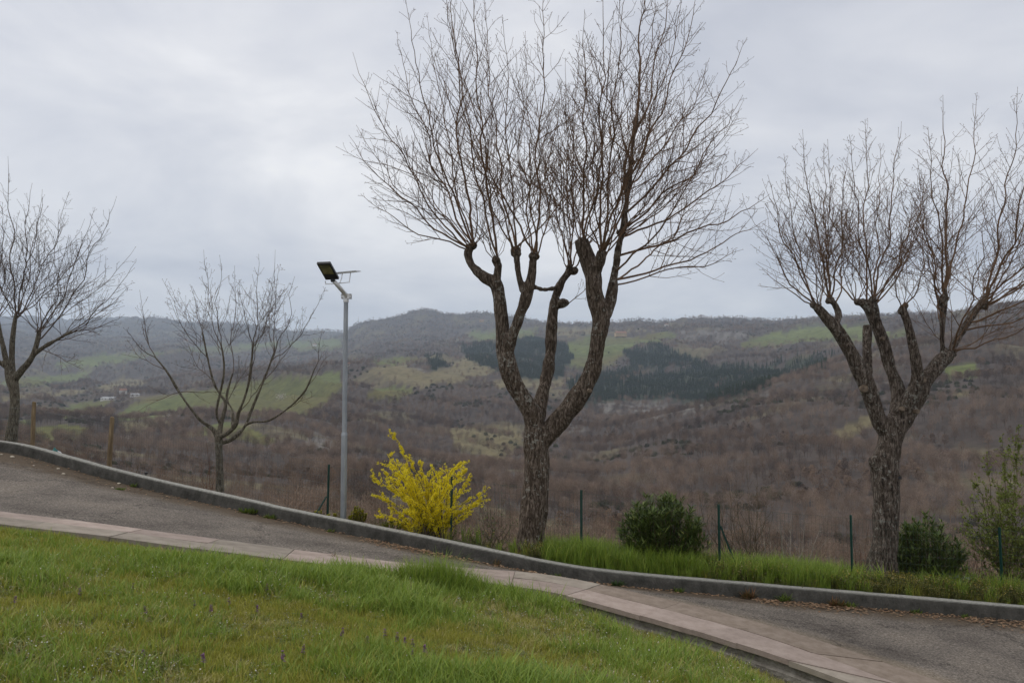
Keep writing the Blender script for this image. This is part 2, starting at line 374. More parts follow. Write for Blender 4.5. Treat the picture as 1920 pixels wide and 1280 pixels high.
a_ = N(t, 'ShaderNodeAttribute', attribute_name='cover'); tcn = N(t, 'ShaderNodeTexCoord')
n_a = N(t, 'ShaderNodeTexNoise'); n_a.inputs['Scale'].default_value = 0.09; n_a.inputs['Detail'].default_value = 9; n_a.inputs['Roughness'].default_value = 0.7; LK(t, tcn.outputs['Object'], n_a.inputs['Vector'])
mr = N(t, 'ShaderNodeMapRange'); mr.inputs['From Min'].default_value = 0.3; mr.inputs['From Max'].default_value = 0.7; mr.inputs['To Min'].default_value = 0.6; mr.inputs['To Max'].default_value = 1.4
LK(t, n_a.outputs['Fac'], mr.inputs['Value']); sc_ = N(t, 'ShaderNodeVectorMath', operation='SCALE'); LK(t, a_.outputs['Color'], sc_.inputs[0]); LK(t, mr.outputs[0], sc_.inputs['Scale'])
LK(t, sc_.outputs[0], b.inputs['Base Color'])
M['hill'] = m; me.materials.append(m)
hill = link('hillside', me); tag(hill, kind='structure')

# ------------------------------------------------------------------ scattered stands (uncountable): points + geometry nodes
PROTO = bpy.data.collections.new('prototypes')
def proto_coll(name, meshes):
    c = bpy.data.collections.new(name)
    for i, me in enumerate(meshes):
        o = bpy.data.objects.new('%s_%02d' % (name, i), me); c.objects.link(o)
    return c
def scatter(name, pts, scale, rotz, idx, coll, tilt=None):
    me = bpy.data.meshes.new(name); me.from_pydata([tuple(p) for p in pts], [], [])
    me.attributes.new('sc', 'FLOAT', 'POINT').data.foreach_set('value', np.asarray(scale, np.float32))
    rv = np.zeros((len(pts), 3), np.float32); rv[:, 2] = rotz
    if tilt is not None: rv[:, :2] = tilt
    me.attributes.new('ro', 'FLOAT_VECTOR', 'POINT').data.foreach_set('vector', rv.ravel())
    me.attributes.new('ix', 'INT', 'POINT').data.foreach_set('value', np.asarray(idx, np.int32))
    o = link(name, me)
    g = bpy.data.node_groups.new(name, 'GeometryNodeTree')
    g.interface.new_socket('Geometry', in_out='INPUT', socket_type='NodeSocketGeometry'); g.interface.new_socket('Geometry', in_out='OUTPUT', socket_type='NodeSocketGeometry')
    gi = N(g, 'NodeGroupInput'); go = N(g, 'NodeGroupOutput')
    ci = N(g, 'GeometryNodeCollectionInfo'); ci.inputs['Collection'].default_value = coll; ci.inputs['Separate Children'].default_value = True; ci.inputs['Reset Children'].default_value = True
    ip = N(g, 'GeometryNodeInstanceOnPoints'); ip.inputs['Pick Instance'].default_value = True
    def na(n, ty):
        q = N(g, 'GeometryNodeInputNamedAttribute', data_type=ty); q.inputs['Name'].default_value = n; return q.outputs['Attribute']
    er = N(g, 'FunctionNodeEulerToRotation')
    LK(g, na('ro', 'FLOAT_VECTOR'), er.inputs[0]); LK(g, er.outputs[0], ip.inputs['Rotation'])
    LK(g, na('sc', 'FLOAT'), ip.inputs['Scale']); LK(g, na('ix', 'INT'), ip.inputs['Instance Index'])
    LK(g, gi.outputs[0], ip.inputs['Points']); LK(g, ci.outputs[0], ip.inputs['Instance']); LK(g, ip.outputs[0], go.inputs[0])
    md = o.modifiers.new('scatter', 'NODES'); md.node_group = g
    tag(o, kind='stuff')
    return o

def sliver(mb, a, b_, w, side):
    mb.add([a - side * w / 2, a + side * w / 2, b_], [(0, 1, 2)])
def bare_tree(rs, h=8.0, tw=380):
    """leafless woodland tree: trunk, rising limbs, a rounded haze of fine twigs"""
    mb = MB(); rs = random.Random(rs)
    lean = Vector((rs.uniform(-.06, .06), rs.uniform(-.06, .06), 1))
    mb.tube([Vector((0, 0, -0.5)), lean * h * 0.3, lean * h * 0.6], [0.09, 0.07, 0.04], 3, False)
    c = lean * h * 0.62; rx = h * rs.uniform(0.25, 0.32); rz = h * rs.uniform(0.33, 0.38); limbs = []
    for i in range(10):
        a = rs.uniform(0, 6.28); q = rs.uniform(-0.35, 0.95); st = lean * h * rs.uniform(0.22, 0.5); w = math.sqrt(1 - q * q)
        e = c + Vector((math.cos(a) * rx * w, math.sin(a) * rx * w, rz * q)) * 0.8
        m_ = st.lerp(e, 0.5) + Vector((0, 0, -0.03 * h)); mb.tube([st, m_, e], [0.04, 0.03, 0.012], 3, False)
    for i in range(tw):
        a = rs.uniform(0, 6.28); q = rs.uniform(-0.75, 1); w = math.sqrt(1 - q * q); f = rs.random() ** 0.45 * 0.85
        d0 = Vector((math.cos(a) * w, math.sin(a) * w, q)); p = c + Vector((d0.x * rx, d0.y * rx, d0.z * rz)) * f
        d = (d0 * 0.8 + Vector((rs.gauss(0, .6), rs.gauss(0, .6), rs.gauss(0.45, .5)))).normalized()
        ln = h * rs.uniform(0.06, 0.14); sd_ = d.orthogonal().normalized(); sd_.rotate(Matrix.Rotation(rs.uniform(0, 3.14), 3, d))
        sliver(mb, p, p + d * ln, rs.uniform(0.03, 0.06), sd_)
    return mb
def bark_far(name, cols):
    m = mat(name, cols[0], 0.95, 0.08); t = m.node_tree; b = t.nodes['Principled BSDF']; oi = N(t, 'ShaderNodeObjectInfo')
    r = ramp(t, [(i / (len(cols) - 1), c) for i, c in enumerate(cols)]); LK(t, oi.outputs['Random'], r.inputs[0]); LK(t, r.outputs[0], b.inputs['Base Color']); return m
M['wood_far'] = bark_far('bare_wood', [(0.078, 0.057, 0.046), (0.130, 0.098, 0.080), (0.18, 0.137, 0.110), (0.155, 0.120, 0.102), (0.245, 0.19, 0.152), (0.175, 0.115, 0.076), (0.092, 0.068, 0.056)])
M['russet'] = bark_far('russet_oak', [(0.17, 0.112, 0.072), (0.14, 0.098, 0.072), (0.19, 0.125, 0.078)])
M['pine'] = leafy('pine_needles', [(0.045, 0.066, 0.026), (0.07, 0.092, 0.034), (0.036, 0.054, 0.026), (0.095, 0.11, 0.042)], 0.8, 0.05, 0.1)
M['scrub'] = leafy('scrub_leaves', [(0.06, 0.065, 0.03), (0.085, 0.08, 0.04), (0.05, 0.055, 0.028)], 0.8, 0.1, 0.1)
for k_, g_ in enumerate(((0.090, 0.065, 0.052), (0.168, 0.114, 0.078), (0.24, 0.175, 0.128))):
    M['wood_%d' % k_] = bark_far('bare_wood_%d' % k_, [tuple(c * f for c in g_) for f in (0.7, 1.0, 1.25)])
bt = []
for k in range(6):
    bt.append(bare_tree(100 + k, 8.0, 400).mesh('bare_tree', [M['wood_%d' % (k // 2)]]))
for k in range(2):
    mb = bare_tree(200 + k, 6.5, 160); rs = random.Random(300 + k)
    for q in range(260):                                                # oaks that keep their dead leaves
        a = rs.uniform(0, 6.28); zz_ = rs.uniform(0.3, 0.97); rr_ = 2.3 * math.sin(math.pi * (zz_ * 0.85 + 0.1)) * rs.uniform(0.3, 1)
        p = Vector((math.cos(a) * rr_, math.sin(a) * rr_, zz_ * 6.5)); d = Vector((rs.gauss(0, 1), rs.gauss(0, 1), rs.gauss(0, .6))).normalized()
        sliver(mb, p, p + d * 0.35, 0.3, d.orthogonal().normalized())
    bt.append(mb.mesh('russet_tree', [M['russet']]))
for k in range(2):                                                      # dark evergreen scrub
    mb = MB(); rs = random.Random(400 + k)
    for q in range(300):
        d = Vector((rs.gauss(0, 1), rs.gauss(0, 1), abs(rs.gauss(0, 0.8)))).normalized(); p = Vector((d.x * 1.7, d.y * 1.7, d.z * 2.3)) * rs.uniform(0.55, 1)
        e = Vector((rs.gauss(0, 1), rs.gauss(0, 1), rs.gauss(0.3, 1))).normalized()
        sliver(mb, p, p + e * 0.5, 0.32, e.orthogonal().normalized())
    bt.append(mb.mesh('scrub_bush', [M['scrub']]))
C_BARE = proto_coll('woodland_tree', bt)
cn = []
for k in range(4):
    mb = MB(); rs = random.Random(500 + k); h = 10.0
    mb.tube([Vector((0, 0, -0.5)), Vector((0, 0, h * 0.9))], [0.14, 0.04], 4, False)
    for q in range(420):
        t = rs.uniform(0.12, 1.0) ** 0.8; r_ = (1.05 - t) * 2.1 * rs.uniform(0.5, 1.1) + 0.1; a = rs.uniform(0, 6.28)
        p = Vector((math.cos(a) * r_ * 0.35, math.sin(a) * r_ * 0.35, t * h)); e = Vector((math.cos(a) * r_, math.sin(a) * r_, t * h + rs.uniform(-0.5, 0.5)))
        sliver(mb, p, e, rs.uniform(0.35, 0.7), Vector((-math.sin(a), math.cos(a), rs.uniform(-.5, .5))))
    cn.append(mb.mesh('pine_tree', [M['pine']]))
C_PINE = proto_coll('pine_tree_far', cn)

def polar_samples(n, r0, r1, u0=-500, u1=2450):
    r = np.sqrt(np.random.uniform(r0 * r0, r1 * r1, n)); a = np.random.uniform(math.atan((u0 - 960) / F), math.atan((u1 - 960) / F), n)
    return np.sin(a) * r, np.cos(a) * r, r
wp, ws, wi, pp, ps = [], [], [], [], []
for (r0, r1, sp, s0, s1) in [(34, 70, 3.4, 0.45, 0.8), (70, 160, 3.8, 0.65, 1.05), (160, 420, 4.4, 0.7, 1.1), (420, 1000, 5.2, 0.75, 1.2), (1000, 2300, 8.2, 0.85, 1.4), (2300, 4600, 15.0, 1.2, 2.1), (4600, 6500, 30.0, 2.0, 3.2)]:
    area = 0.5 * (math.atan((2450 - 960) / F) - math.atan((-500 - 960) / F)) * (r1 * r1 - r0 * r0)
    n = int(area / sp ** 2)
    X, Y, Rr = polar_samples(n, r0, r1)
    Zs = np.array([terrain_z(x, y) for x, y in zip(X, Y)])
    c = cover(X, Y, Zs, Rr)
    dens = fbm(X / 38 + 3, Y / 38, 91, 3); russ = fbm(X / 70, Y / 70, 95, 3); scr = fbm(X / 50 + 40, Y / 50, 99, 3)
    glade = np.clip((fbm(X / 60, Y / 60, 63, 4) - 0.18) * 4, 0, 1)
    tone_b = fbm(X / 150 + 7, Y / 110, 103, 3)
    rnd = np.random.rand(n); rnd2 = np.random.rand(n)
    keep = (c == 0) & (rnd > 0.12 + 0.72 * glade * (Rr > 150) + 0.25 * (dens < -0.35))
    edge = ((c == 4) | (c == 2)) & (rnd < np.where(Rr < 1000, 0.35, 0.12))
    few = (c == 1) & (rnd < 0.006)
    pine = (c == 3) & (rnd < 0.9)
    for i in np.nonzero(keep | edge | few)[0]:
        low = 0.55 if (Rr[i] < 430 and X[i] / Y[i] < -0.26) else (0.8 if Rr[i] < 300 else 1.0)
        wp.append((X[i], Y[i], Zs[i] - 0.1)); ws.append((s0 + (s1 - s0) * rnd2[i]) * low)
        if scr[i] > 0.30 and rnd2[i] > 0.35 and Rr[i] > 90: wi.append(8 + int(rnd[i] * 1000) % 2)
        elif russ[i] > 0.32 and rnd2[i] > 0.45 and Rr[i] > 200: wi.append(6 + int(rnd[i] * 1000) % 2)
        else:
            tone = dens[i] * 1.7 + tone_b[i] * 1.5 + (rnd2[i] - 0.5) * 1.5
            wi.append((0 if tone < -0.38 else 2 if tone < 0.5 else 4) + int(rnd[i] * 6000) % 2)
    for i in np.nonzero(pine)[0]:
        pp.append((X[i], Y[i], Zs[i] - 0.2)); ps.append((0.65 + 0.5 * rnd2[i]) * (1 if Rr[i] < 1400 else 1.15))
# the ring of pines needs more stems than the bare wood
for (r0, r1, sp) in [(700, 2600, 5.2)]:
    n = int(0.5 * 0.62 * (r1 * r1 - r0 * r0) / sp ** 2)
    X, Y, Rr = polar_samples(n, r0, r1, 680, 1600)
    Zs = np.array([terrain_z(x, y) for x, y in zip(X, Y)]); c = cover(X, Y, Zs, Rr); rnd2 = np.random.rand(n)
    for i in np.nonzero((c == 3) & (fbm(X / 30, Y / 30, 44, 2) > -0.55))[0]:
        pp.append((X[i], Y[i], Zs[i] - 0.2)); ps.append(0.6 + 0.55 * rnd2[i])
print('woodland', len(wp), 'pines', len(pp))
wl = scatter('woodland', wp, ws, np.random.uniform(0, 6.28, len(wp)), wi, C_BARE)
tag(wl, 'bare brown woodland covering the slopes across the valley', 'woodland')
pw = scatter('pine_wood', pp, ps, np.random.uniform(0, 6.28, len(pp)), np.random.randint(0, 4, len(pp)), C_PINE)
tag(pw, 'dark green pine woods on the hillside across the valley', 'pine wood')
# ------------------------------------------------------------------ road, kerb, slab strip, lawn
def road_material():
    m = mat('worn_asphalt', (0.13, 0.12, 0.11), 0.93, 0.15); t = m.node_tree; b = t.nodes['Principled BSDF']
    tc = N(t, 'ShaderNodeTexCoord'); g = N(t, 'ShaderNodeAttribute', attribute_name='edge')      # x: near kerb, y: near slabs
    sx = N(t, 'ShaderNodeSeparateColor'); LK(t, g.outputs['Color'], sx.inputs[0])
    fine = N(t, 'ShaderNodeTexNoise'); fine.inputs['Scale'].default_value = 42; fine.inputs['Detail'].default_value = 4; fine.inputs['Roughness'].default_value = 0.75; LK(t, tc.outputs['Object'], fine.inputs['Vector'])
    big = N(t, 'ShaderNodeTexNoise'); big.inputs['Scale'].default_value = 0.9; big.inputs['Detail'].default_value = 6; big.inputs['Roughness'].default_value = 0.6; LK(t, tc.outputs['Object'], big.inputs['Vector'])
    r1 = ramp(t, [(0.32, (0.055, 0.049, 0.043)), (0.5, (0.145, 0.130, 0.116)), (0.68, (0.31, 0.28, 0.25))]); LK(t, fine.outputs['Fac'], r1.inputs[0])
    r2 = ramp(t, [(0.32, (0.6, 0.57, 0.55)), (0.5, (0.95, 0.92, 0.88)), (0.68, (1.3, 1.24, 1.15))]); LK(t, big.outputs['Fac'], r2.inputs[0])
    mu = N(t, 'ShaderNodeMix', data_type='RGBA', blend_type='MULTIPLY'); mu.inputs[0].default_value = 1; LK(t, r1.outputs[0], mu.inputs[6]); LK(t, r2.outputs[0], mu.inputs[7])
    # earth and rotted leaves gathered along the kerb, sand washed on to the edge by the slabs
    med = N(t, 'ShaderNodeTexNoise'); med.inputs['Scale'].default_value = 3.2; med.inputs['Detail'].default_value = 8; med.inputs['Roughness'].default_value = 0.72; LK(t, tc.outputs['Object'], med.inputs['Vector'])
    def mask(sock, lo, hi, amt):
        a = N(t, 'ShaderNodeMath', operation='MULTIPLY_ADD'); a.inputs[1].default_value = amt; LK(t, med.outputs['Fac'], a.inputs[0]); LK(t, sock, a.inputs[2])
        q = N(t, 'ShaderNodeMapRange'); q.inputs['From Min'].default_value = lo; q.inputs['From Max'].default_value = hi; LK(t, a.outputs[0], q.inputs['Value']); return q.outputs[0]
    soil = ramp(t, [(0.3, (0.06, 0.045, 0.032)), (0.6, (0.12, 0.092, 0.065)), (0.8, (0.09, 0.085, 0.035))]); LK(t, fine.outputs['Fac'], soil.inputs[0])
    m1 = N(t, 'ShaderNodeMix', data_type='RGBA'); LK(t, mask(sx.outputs[0], 0.72, 1.05, 0.8), m1.inputs[0]); LK(t, mu.outputs[2], m1.inputs[6]); LK(t, soil.outputs[0], m1.inputs[7])
    sand = ramp(t, [(0.3, (0.17, 0.13, 0.085)), (0.7, (0.30, 0.24, 0.16))]); LK(t, fine.outputs['Fac'], sand.inputs[0])
    m2 = N(t, 'ShaderNodeMix', data_type='RGBA'); sm_ = N(t, 'ShaderNodeMath', operation='MULTIPLY'); sm_.inputs[1].default_value = 0.42; LK(t, mask(sx.outputs[1], 0.8, 1.2, 0.8), sm_.inputs[0]); LK(t, sm_.outputs[0], m2.inputs[0]); LK(t, m1.outputs[2], m2.inputs[6]); LK(t, sand.outputs[0], m2.inputs[7])
    # a few wandering cracks
    vo = N(t, 'ShaderNodeTexVoronoi', feature='DISTANCE_TO_EDGE'); vo.inputs['Scale'].default_value = 0.42
    wv = N(t, 'ShaderNodeVectorMath', operation='MULTIPLY_ADD'); wv.inputs[1].default_value = (0.9, 0.9, 0.9); LK(t, med.outputs['Color'], wv.inputs[0]); LK(t, tc.outputs['Object'], wv.inputs[2]); LK(t, wv.outputs[0], vo.inputs['Vector'])
    ck = N(t, 'ShaderNodeMapRange'); ck.inputs['From Min'].default_value = 0.0; ck.inputs['From Max'].default_value = 0.009; ck.inputs['To Min'].default_value = 0.3; ck.inputs['To Max'].default_value = 1.0; LK(t, vo.outputs['Distance'], ck.inputs['Value'])
    cs = N(t, 'ShaderNodeVectorMath', operation='SCALE'); LK(t, m2.outputs[2], cs.inputs[0]); LK(t, ck.outputs[0], cs.inputs['Scale'])
    LK(t, cs.outputs[0], b.inputs['Base Color'])
    bu = N(t, 'ShaderNodeBump'); bu.inputs['Distance'].default_value = 0.012; LK(t, fine.outputs['Fac'], bu.inputs['Height']); LK(t, bu.outputs[0], b.inputs['Normal'])
    return m
M['road'] = road_material()
nx, ny = 420, 26
gx = np.linspace(X0, X1, nx); kY, kZ = KF(gx); s1Y, s1Z = S1F(gx); s2Y, s2Z = S2F(gx)
vs = []; eg = []
for i in range(nx):
    ya, za = s1Y[i] - 0.12, s1Z[i] - 0.012; yb, zb = kY[i] + 0.04, kZ[i] - KERB_H
    wd = max(yb - ya, 0.05)
    for j in range(ny):
        t_ = j / (ny - 1); y = ya + wd * t_
        z = za + (zb - za) * t_ + 0.012 * fbm(np.array([gx[i] * 1.3]), np.array([y * 1.3]), 8, 3)[0] * math.sin(math.pi * t_)
        vs.append((gx[i], y, z)); eg.append((max(0, 1 - (yb - y) / float(np.interp(gx[i], [-9, -3, 0, 3], [1.7, 1.1, 0.6, 0.9]))), max(0, 1 - (y - ya) / 1.3) * float(np.clip((gx[i] + 0.2) / 2.2, 0.0, 1)), 0, 1))
fs = [(i * ny + j, (i + 1) * ny + j, (i + 1) * ny + j + 1, i * ny + j + 1) for i in range(nx - 1) for j in range(ny - 1)]
me = bpy.data.meshes.new('road'); me.from_pydata(vs, [], fs); me.attributes.new('edge', 'FLOAT_COLOR', 'POINT').data.foreach_set('color', np.array(eg, np.float32).ravel())
me.materials.append(M['road']); me.polygons.foreach_set('use_smooth', [True] * len(fs)); tag(link('road', me), kind='structure')
def road_z(x, y):
    a, b_ = [float(q) for q in S1F(x)]; c, d = [float(q) for q in KF(x)]
    t_ = min(max((y - a) / max(c - a, 0.05), 0), 1); return b_ - 0.012 + (d - KERB_H - b_ + 0.012) * t_

M['kerb'] = noisy('kerb_concrete', [(0.28, (0.028, 0.027, 0.023)), (0.45, (0.060, 0.058, 0.051)), (0.58, (0.092, 0.088, 0.078)), (0.75, (0.16, 0.153, 0.135))], 5.5, 11, 0.92, (1, 1, 0.8), 0.010, 45, roughness=0.78)
t = M['kerb'].node_tree; b = t.nodes['Principled BSDF']                # the top is paler than the face
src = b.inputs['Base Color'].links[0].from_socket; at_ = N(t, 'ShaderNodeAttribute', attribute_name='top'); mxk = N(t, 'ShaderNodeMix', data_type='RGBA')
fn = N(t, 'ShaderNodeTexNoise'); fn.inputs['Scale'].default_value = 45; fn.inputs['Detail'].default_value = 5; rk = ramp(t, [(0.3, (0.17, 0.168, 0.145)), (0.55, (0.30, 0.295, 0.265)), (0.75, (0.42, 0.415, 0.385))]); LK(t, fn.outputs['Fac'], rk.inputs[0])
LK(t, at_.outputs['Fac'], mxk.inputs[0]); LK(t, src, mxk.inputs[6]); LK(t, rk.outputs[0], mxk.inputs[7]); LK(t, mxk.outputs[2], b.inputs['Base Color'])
kerb = empty('kerb', (0, 11, -2.2)); tag(kerb, kind='structure')
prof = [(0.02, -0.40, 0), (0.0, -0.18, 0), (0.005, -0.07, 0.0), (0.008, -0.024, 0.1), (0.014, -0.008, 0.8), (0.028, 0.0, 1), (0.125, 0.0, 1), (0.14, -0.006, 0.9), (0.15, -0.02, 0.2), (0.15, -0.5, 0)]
kl = np.linspace(X0, X1, 2400); kyl, kzl = KF(kl); sl = np.concatenate([[0], np.cumsum(np.sqrt(np.diff(kl) ** 2 + np.diff(kyl) ** 2))])
def along(s):
    x = float(np.interp(s, sl, kl)); y, z = KF(x); y2, z2 = KF(x + 0.02); t_ = Vector((0.02, float(y2 - y), 0)).normalized(); return Vector((x, float(y), float(z))), Vector((-t_.y, t_.x, 0))
s_ = 0.0; seg = 0
rs = random.Random(5)
while s_ < sl[-1] - 0.2:
    L = 2.0 if seg % 3 else 1.98; e_ = min(s_ + L, sl[-1]); n = 14; vs = []; tp = []
    dz = rs.uniform(-0.003, 0.003); do = rs.uniform(-0.004, 0.004)
    for i in range(n + 1):
        p, nn = along(s_ + 0.001 + (e_ - s_ - 0.002) * i / n)
        for q, (o_, h_, tt) in enumerate(prof):
            w_ = 0.004 * mnoise.noise(Vector((p.x * 3, q * 0.7, p.y * 3)))
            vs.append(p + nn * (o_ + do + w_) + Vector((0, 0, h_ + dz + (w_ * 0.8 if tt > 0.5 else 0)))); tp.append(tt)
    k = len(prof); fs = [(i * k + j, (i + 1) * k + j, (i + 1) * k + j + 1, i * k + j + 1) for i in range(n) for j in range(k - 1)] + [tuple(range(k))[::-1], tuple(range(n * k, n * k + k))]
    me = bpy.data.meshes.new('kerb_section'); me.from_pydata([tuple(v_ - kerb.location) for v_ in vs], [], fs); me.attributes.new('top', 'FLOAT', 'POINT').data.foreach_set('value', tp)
    me.polygons.foreach_set('use_smooth', [False] * len(fs)); me.materials.append(M['kerb']); link('kerb_section', me, kerb)
    s_ = e_; seg += 1

# slab strip: a concrete bed with two rows of pink slabs lying on it
M['bed'] = noisy('old_concrete', [(0.32, (0.09, 0.08, 0.066)), (0.5, (0.19, 0.175, 0.15)), (0.68, (0.31, 0.29, 0.255))], 4.5, 10, 0.95, (1, 1, 1.3), 0.02, 22, roughness=0.72)
mb = MB(); gx2 = np.linspace(X0, 5.4, 260)
a1, az_ = S1F(gx2); b1, bz_ = S2F(gx2)
sec = 6
for i in range(len(gx2)):
    nz = 0.012 * mnoise.noise(Vector((gx2[i] * 4, 0, 0)))
    mb.v += [(gx2[i], a1[i] + 0.02, az_[i] - 0.3), (gx2[i], a1[i] + 0.02, az_[i] - 0.035), (gx2[i], b1[i] + 0.06 + nz, bz_[i] - 0.035), (gx2[i], b1[i] + 0.055 + nz * 1.5, bz_[i] - 0.12), (gx2[i], b1[i] + 0.015 + nz * 2, bz_[i] - 0.14), (gx2[i], b1[i] + 0.0 + nz * 2, bz_[i] - 0.55)]
mb.f = [(i * sec + j, i * sec + j + 1, (i + 1) * sec + j + 1, (i + 1) * sec + j) for i in range(len(gx2) - 1) for j in range(sec - 1)]; mb.m = [0] * len(mb.f)
pave = mb.build('pavement', M['bed']); tag(pave, kind='structure')
M['slab'] = noisy('pink_slab', [(0.25, (0.19, 0.148, 0.124)), (0.5, (0.31, 0.25, 0.215)), (0.75, (0.40, 0.335, 0.295))], 4.0, 11, 0.9, (1, 1, 1), 0.004, 70, rnd=0.18, roughness=0.76)
M['slab_b'] = noisy('grey_slab', [(0.25, (0.155, 0.132, 0.105)), (0.5, (0.26, 0.225, 0.185)), (0.75, (0.34, 0.30, 0.25))], 3.5, 8, 0.88, (1, 1, 1), 0.003, 90, rnd=0.16, roughness=0.68)
M['slab_s'] = noisy('sandy_slab', [(0.3, (0.15, 0.115, 0.088)), (0.48, (0.22, 0.175, 0.138)), (0.6, (0.265, 0.215, 0.175)), (0.75, (0.32, 0.265, 0.228))], 5.0, 10, 0.92, (1, 1, 1), 0.006, 70, rnd=0.1, roughness=0.75)
ml = np.linspace(X0, 5.3, 1500); y1_, _ = S1F(ml); y2_, _ = S2F(ml); mid = (y1_ + y2_) / 2; ss = np.concatenate([[0], np.cumsum(np.sqrt(np.diff(ml) ** 2 + np.diff(mid) ** 2))])
rs = random.Random(9); s_ = 0.1
while s_ < ss[-1] - 1:
    L = rs.uniform(0.78, 0.92); skew = 0.0
    xa, xb = float(np.interp(s_ + 0.003, ss, ml)), float(np.interp(s_ + L - 0.003, ss, ml))
    split = 0.47 + rs.uniform(-0.015, 0.015)
    for (f0, f1) in ((0.0, split - 0.003), (split + 0.003, 1.0)):
        vs = []; dz = rs.uniform(-0.003, 0.003); tl = rs.uniform(-0.006, 0.006)
        n = 4
        for i in range(n + 1):
            x = xa + (xb - xa) * i / n
            for f_ in (f0, f1):
                ya, za = [float(q) for q in S1F(x)]; yb, zb = [float(q) for q in S2F(x)]
                # slabs run square to the strip: shift the near side along the line
                sh = (0.5 - f_) * -1.0 * (ya - yb) * float(np.clip((np.interp(x + .1, ml, mid) - np.interp(x - .1, ml, mid)) / 0.2, -1.2, 1.2))
                xx = x + sh * 0.8
                ya, za = [float(q) for q in S1F(xx)]; yb, zb = [float(q) for q in S2F(xx)]
                ff_ = f_ + (rs.uniform(-0.006, 0.006) if 0 < i < n else 0)
                z = za + (zb - za) * ff_ + dz + tl * (i / n - 0.5)
                vs.append(Vector((xx, ya + (yb - ya) * ff_, z)))
        top = vs; bot = [v_ - Vector((0, 0, 0.05)) for v_ in vs]; c = sum(top, Vector()) / len(top); k = len(top)
        fs = [(2 * i, 2 * i + 1, 2 * i + 3, 2 * i + 2) for i in range(n)] + [(2 * i + k, 2 * i + 2 + k, 2 * i + 3 + k, 2 * i + 1 + k) for i in range(n)]
        fs += [(2 * i, 2 * i + 2, 2 * i + 2 + k, 2 * i + k) for i in range(n)] + [(2 * i + 1, 2 * i + 1 + k, 2 * i + 3 + k, 2 * i + 3) for i in range(n)] + [(0, k, k + 1, 1), (2 * n, 2 * n + 1, 2 * n + 1 + k, 2 * n + k)]
        me = bpy.data.meshes.new('paving_slab'); me.from_pydata([tuple(v_ - c) for v_ in top + bot], [], fs); me.materials.append(M['slab_s'] if (f0 == 0.0 and c.x > 1.25) else M['slab_b'] if rs.random() < 0.3 else M['slab'])
        bm = bmesh.new(); bm.from_mesh(me); bmesh.ops.recalc_face_normals(bm, faces=bm.faces); bm.to_mesh(me); bm.free()
        link('paving_slab', me, pave, c)
    s_ += L

def lawn_z(x, y):
    x = np.asarray(x, float); y = np.asarray(y, float)
    ye, ze = S2F(x); drop = np.interp(x, [-6, -1.5, 0.2, 1.2, 3, 5], [0.05, 0.05, 0.11, 0.18, 0.24, 0.30])
    ze = ze - drop; foot = -1.55 - 0.13 * np.clip(x, -9, 5)
    t_ = np.clip(y / np.maximum(ye, 0.5), -0.6, 1.0)
    return foot + (ze - foot) * t_ + 0.035 * fbm(x * 0.9, y * 0.9, 15, 3) * np.clip((ye - y) * 2, 0, 1)
M['soil'] = noisy('lawn_soil', [(0.3, (0.045, 0.052, 0.018)), (0.5, (0.075, 0.085, 0.028)), (0.7, (0.12, 0.105, 0.05))], 6, 8, 0.95, (1, 1, 1), 0.02, 30)
nx, ny = 200, 120; vs = []
lx = np.linspace(X0, 5.4, nx)
for x in lx:
    ye = float(S2F(x)[0]) + 0.10
    yy_ = np.linspace(-4, max(ye, -3), ny); zz_ = lawn_z(np.full(ny, x), yy_); vs += [(x, float(a), float(b_)) for a, b_ in zip(yy_, zz_)]
fs = [(i * ny + j, (i + 1) * ny + j, (i + 1) * ny + j + 1, i * ny + j + 1) for i in range(nx - 1) for j in range(ny - 1)]
me = bpy.data.meshes.new('lawn'); me.from_pydata(vs, [], fs); me.materials.append(M['soil']); me.polygons.foreach_set('use_smooth', [True] * len(fs)); tag(link('lawn', me), kind='structure')

# grass: tufts of bent blades, mixed by patches (short, lush, dry, clover with white bloom)
def blade(mb, rs, base, h, w, lean, mi=0):
    a = rs.uniform(0, 6.28); d = Vector((math.cos(a), math.sin(a), 0)); sd_ = Vector((-d.y, d.x, 0)) * w / 2
    p1 = base + d * lean * 0.3 * h + Vector((0, 0, h * 0.55)); p2 = base + d * lean * h + Vector((0, 0, h * rs.uniform(0.82, 1.0)))
    mb.add([base - sd_, base + sd_, p1 + sd_ * 0.8, p1 - sd_ * 0.8, p2], [(0, 1, 2, 3), (3, 2, 4)], mi)
def tuft(seed, n, h0, h1, w, rad, lean=0.5):
    mb = MB(); rs = random.Random(seed)
    for i in range(n):
        r_ = rad * math.sqrt(rs.random()); a = rs.uniform(0, 6.28)
        blade(mb, rs, Vector((r_ * math.cos(a), r_ * math.sin(a), -0.01)), rs.uniform(h0, h1), w * rs.uniform(0.7, 1.3), rs.uniform(0.1, lean * 2))
    return mb
M['g_mid'] = leafy('grass_mid', [(0.285, 0.292, 0.036), (0.36, 0.345, 0.05), (0.21, 0.232, 0.034), (0.43, 0.38, 0.10)], 0.6, 0.35)
M['g_lush'] = leafy('grass_lush', [(0.175, 0.27, 0.032), (0.24, 0.325, 0.044), (0.12, 0.205, 0.03), (0.31, 0.355, 0.06)], 0.55, 0.35)
M['g_dry'] = leafy('grass_dry', [(0.43, 0.365, 0.16), (0.35, 0.325, 0.10), (0.50, 0.42, 0.24), (0.30, 0.295, 0.065)], 0.75, 0.25)
M['clover'] = leafy('clover_leaf', [(0.12, 0.15, 0.04), (0.15, 0.18, 0.05), (0.16, 0.14, 0.06)], 0.6, 0.25)
M['white_bloom'] = mat('white_bloom', (0.62, 0.60, 0.55), 0.7)
gm = []
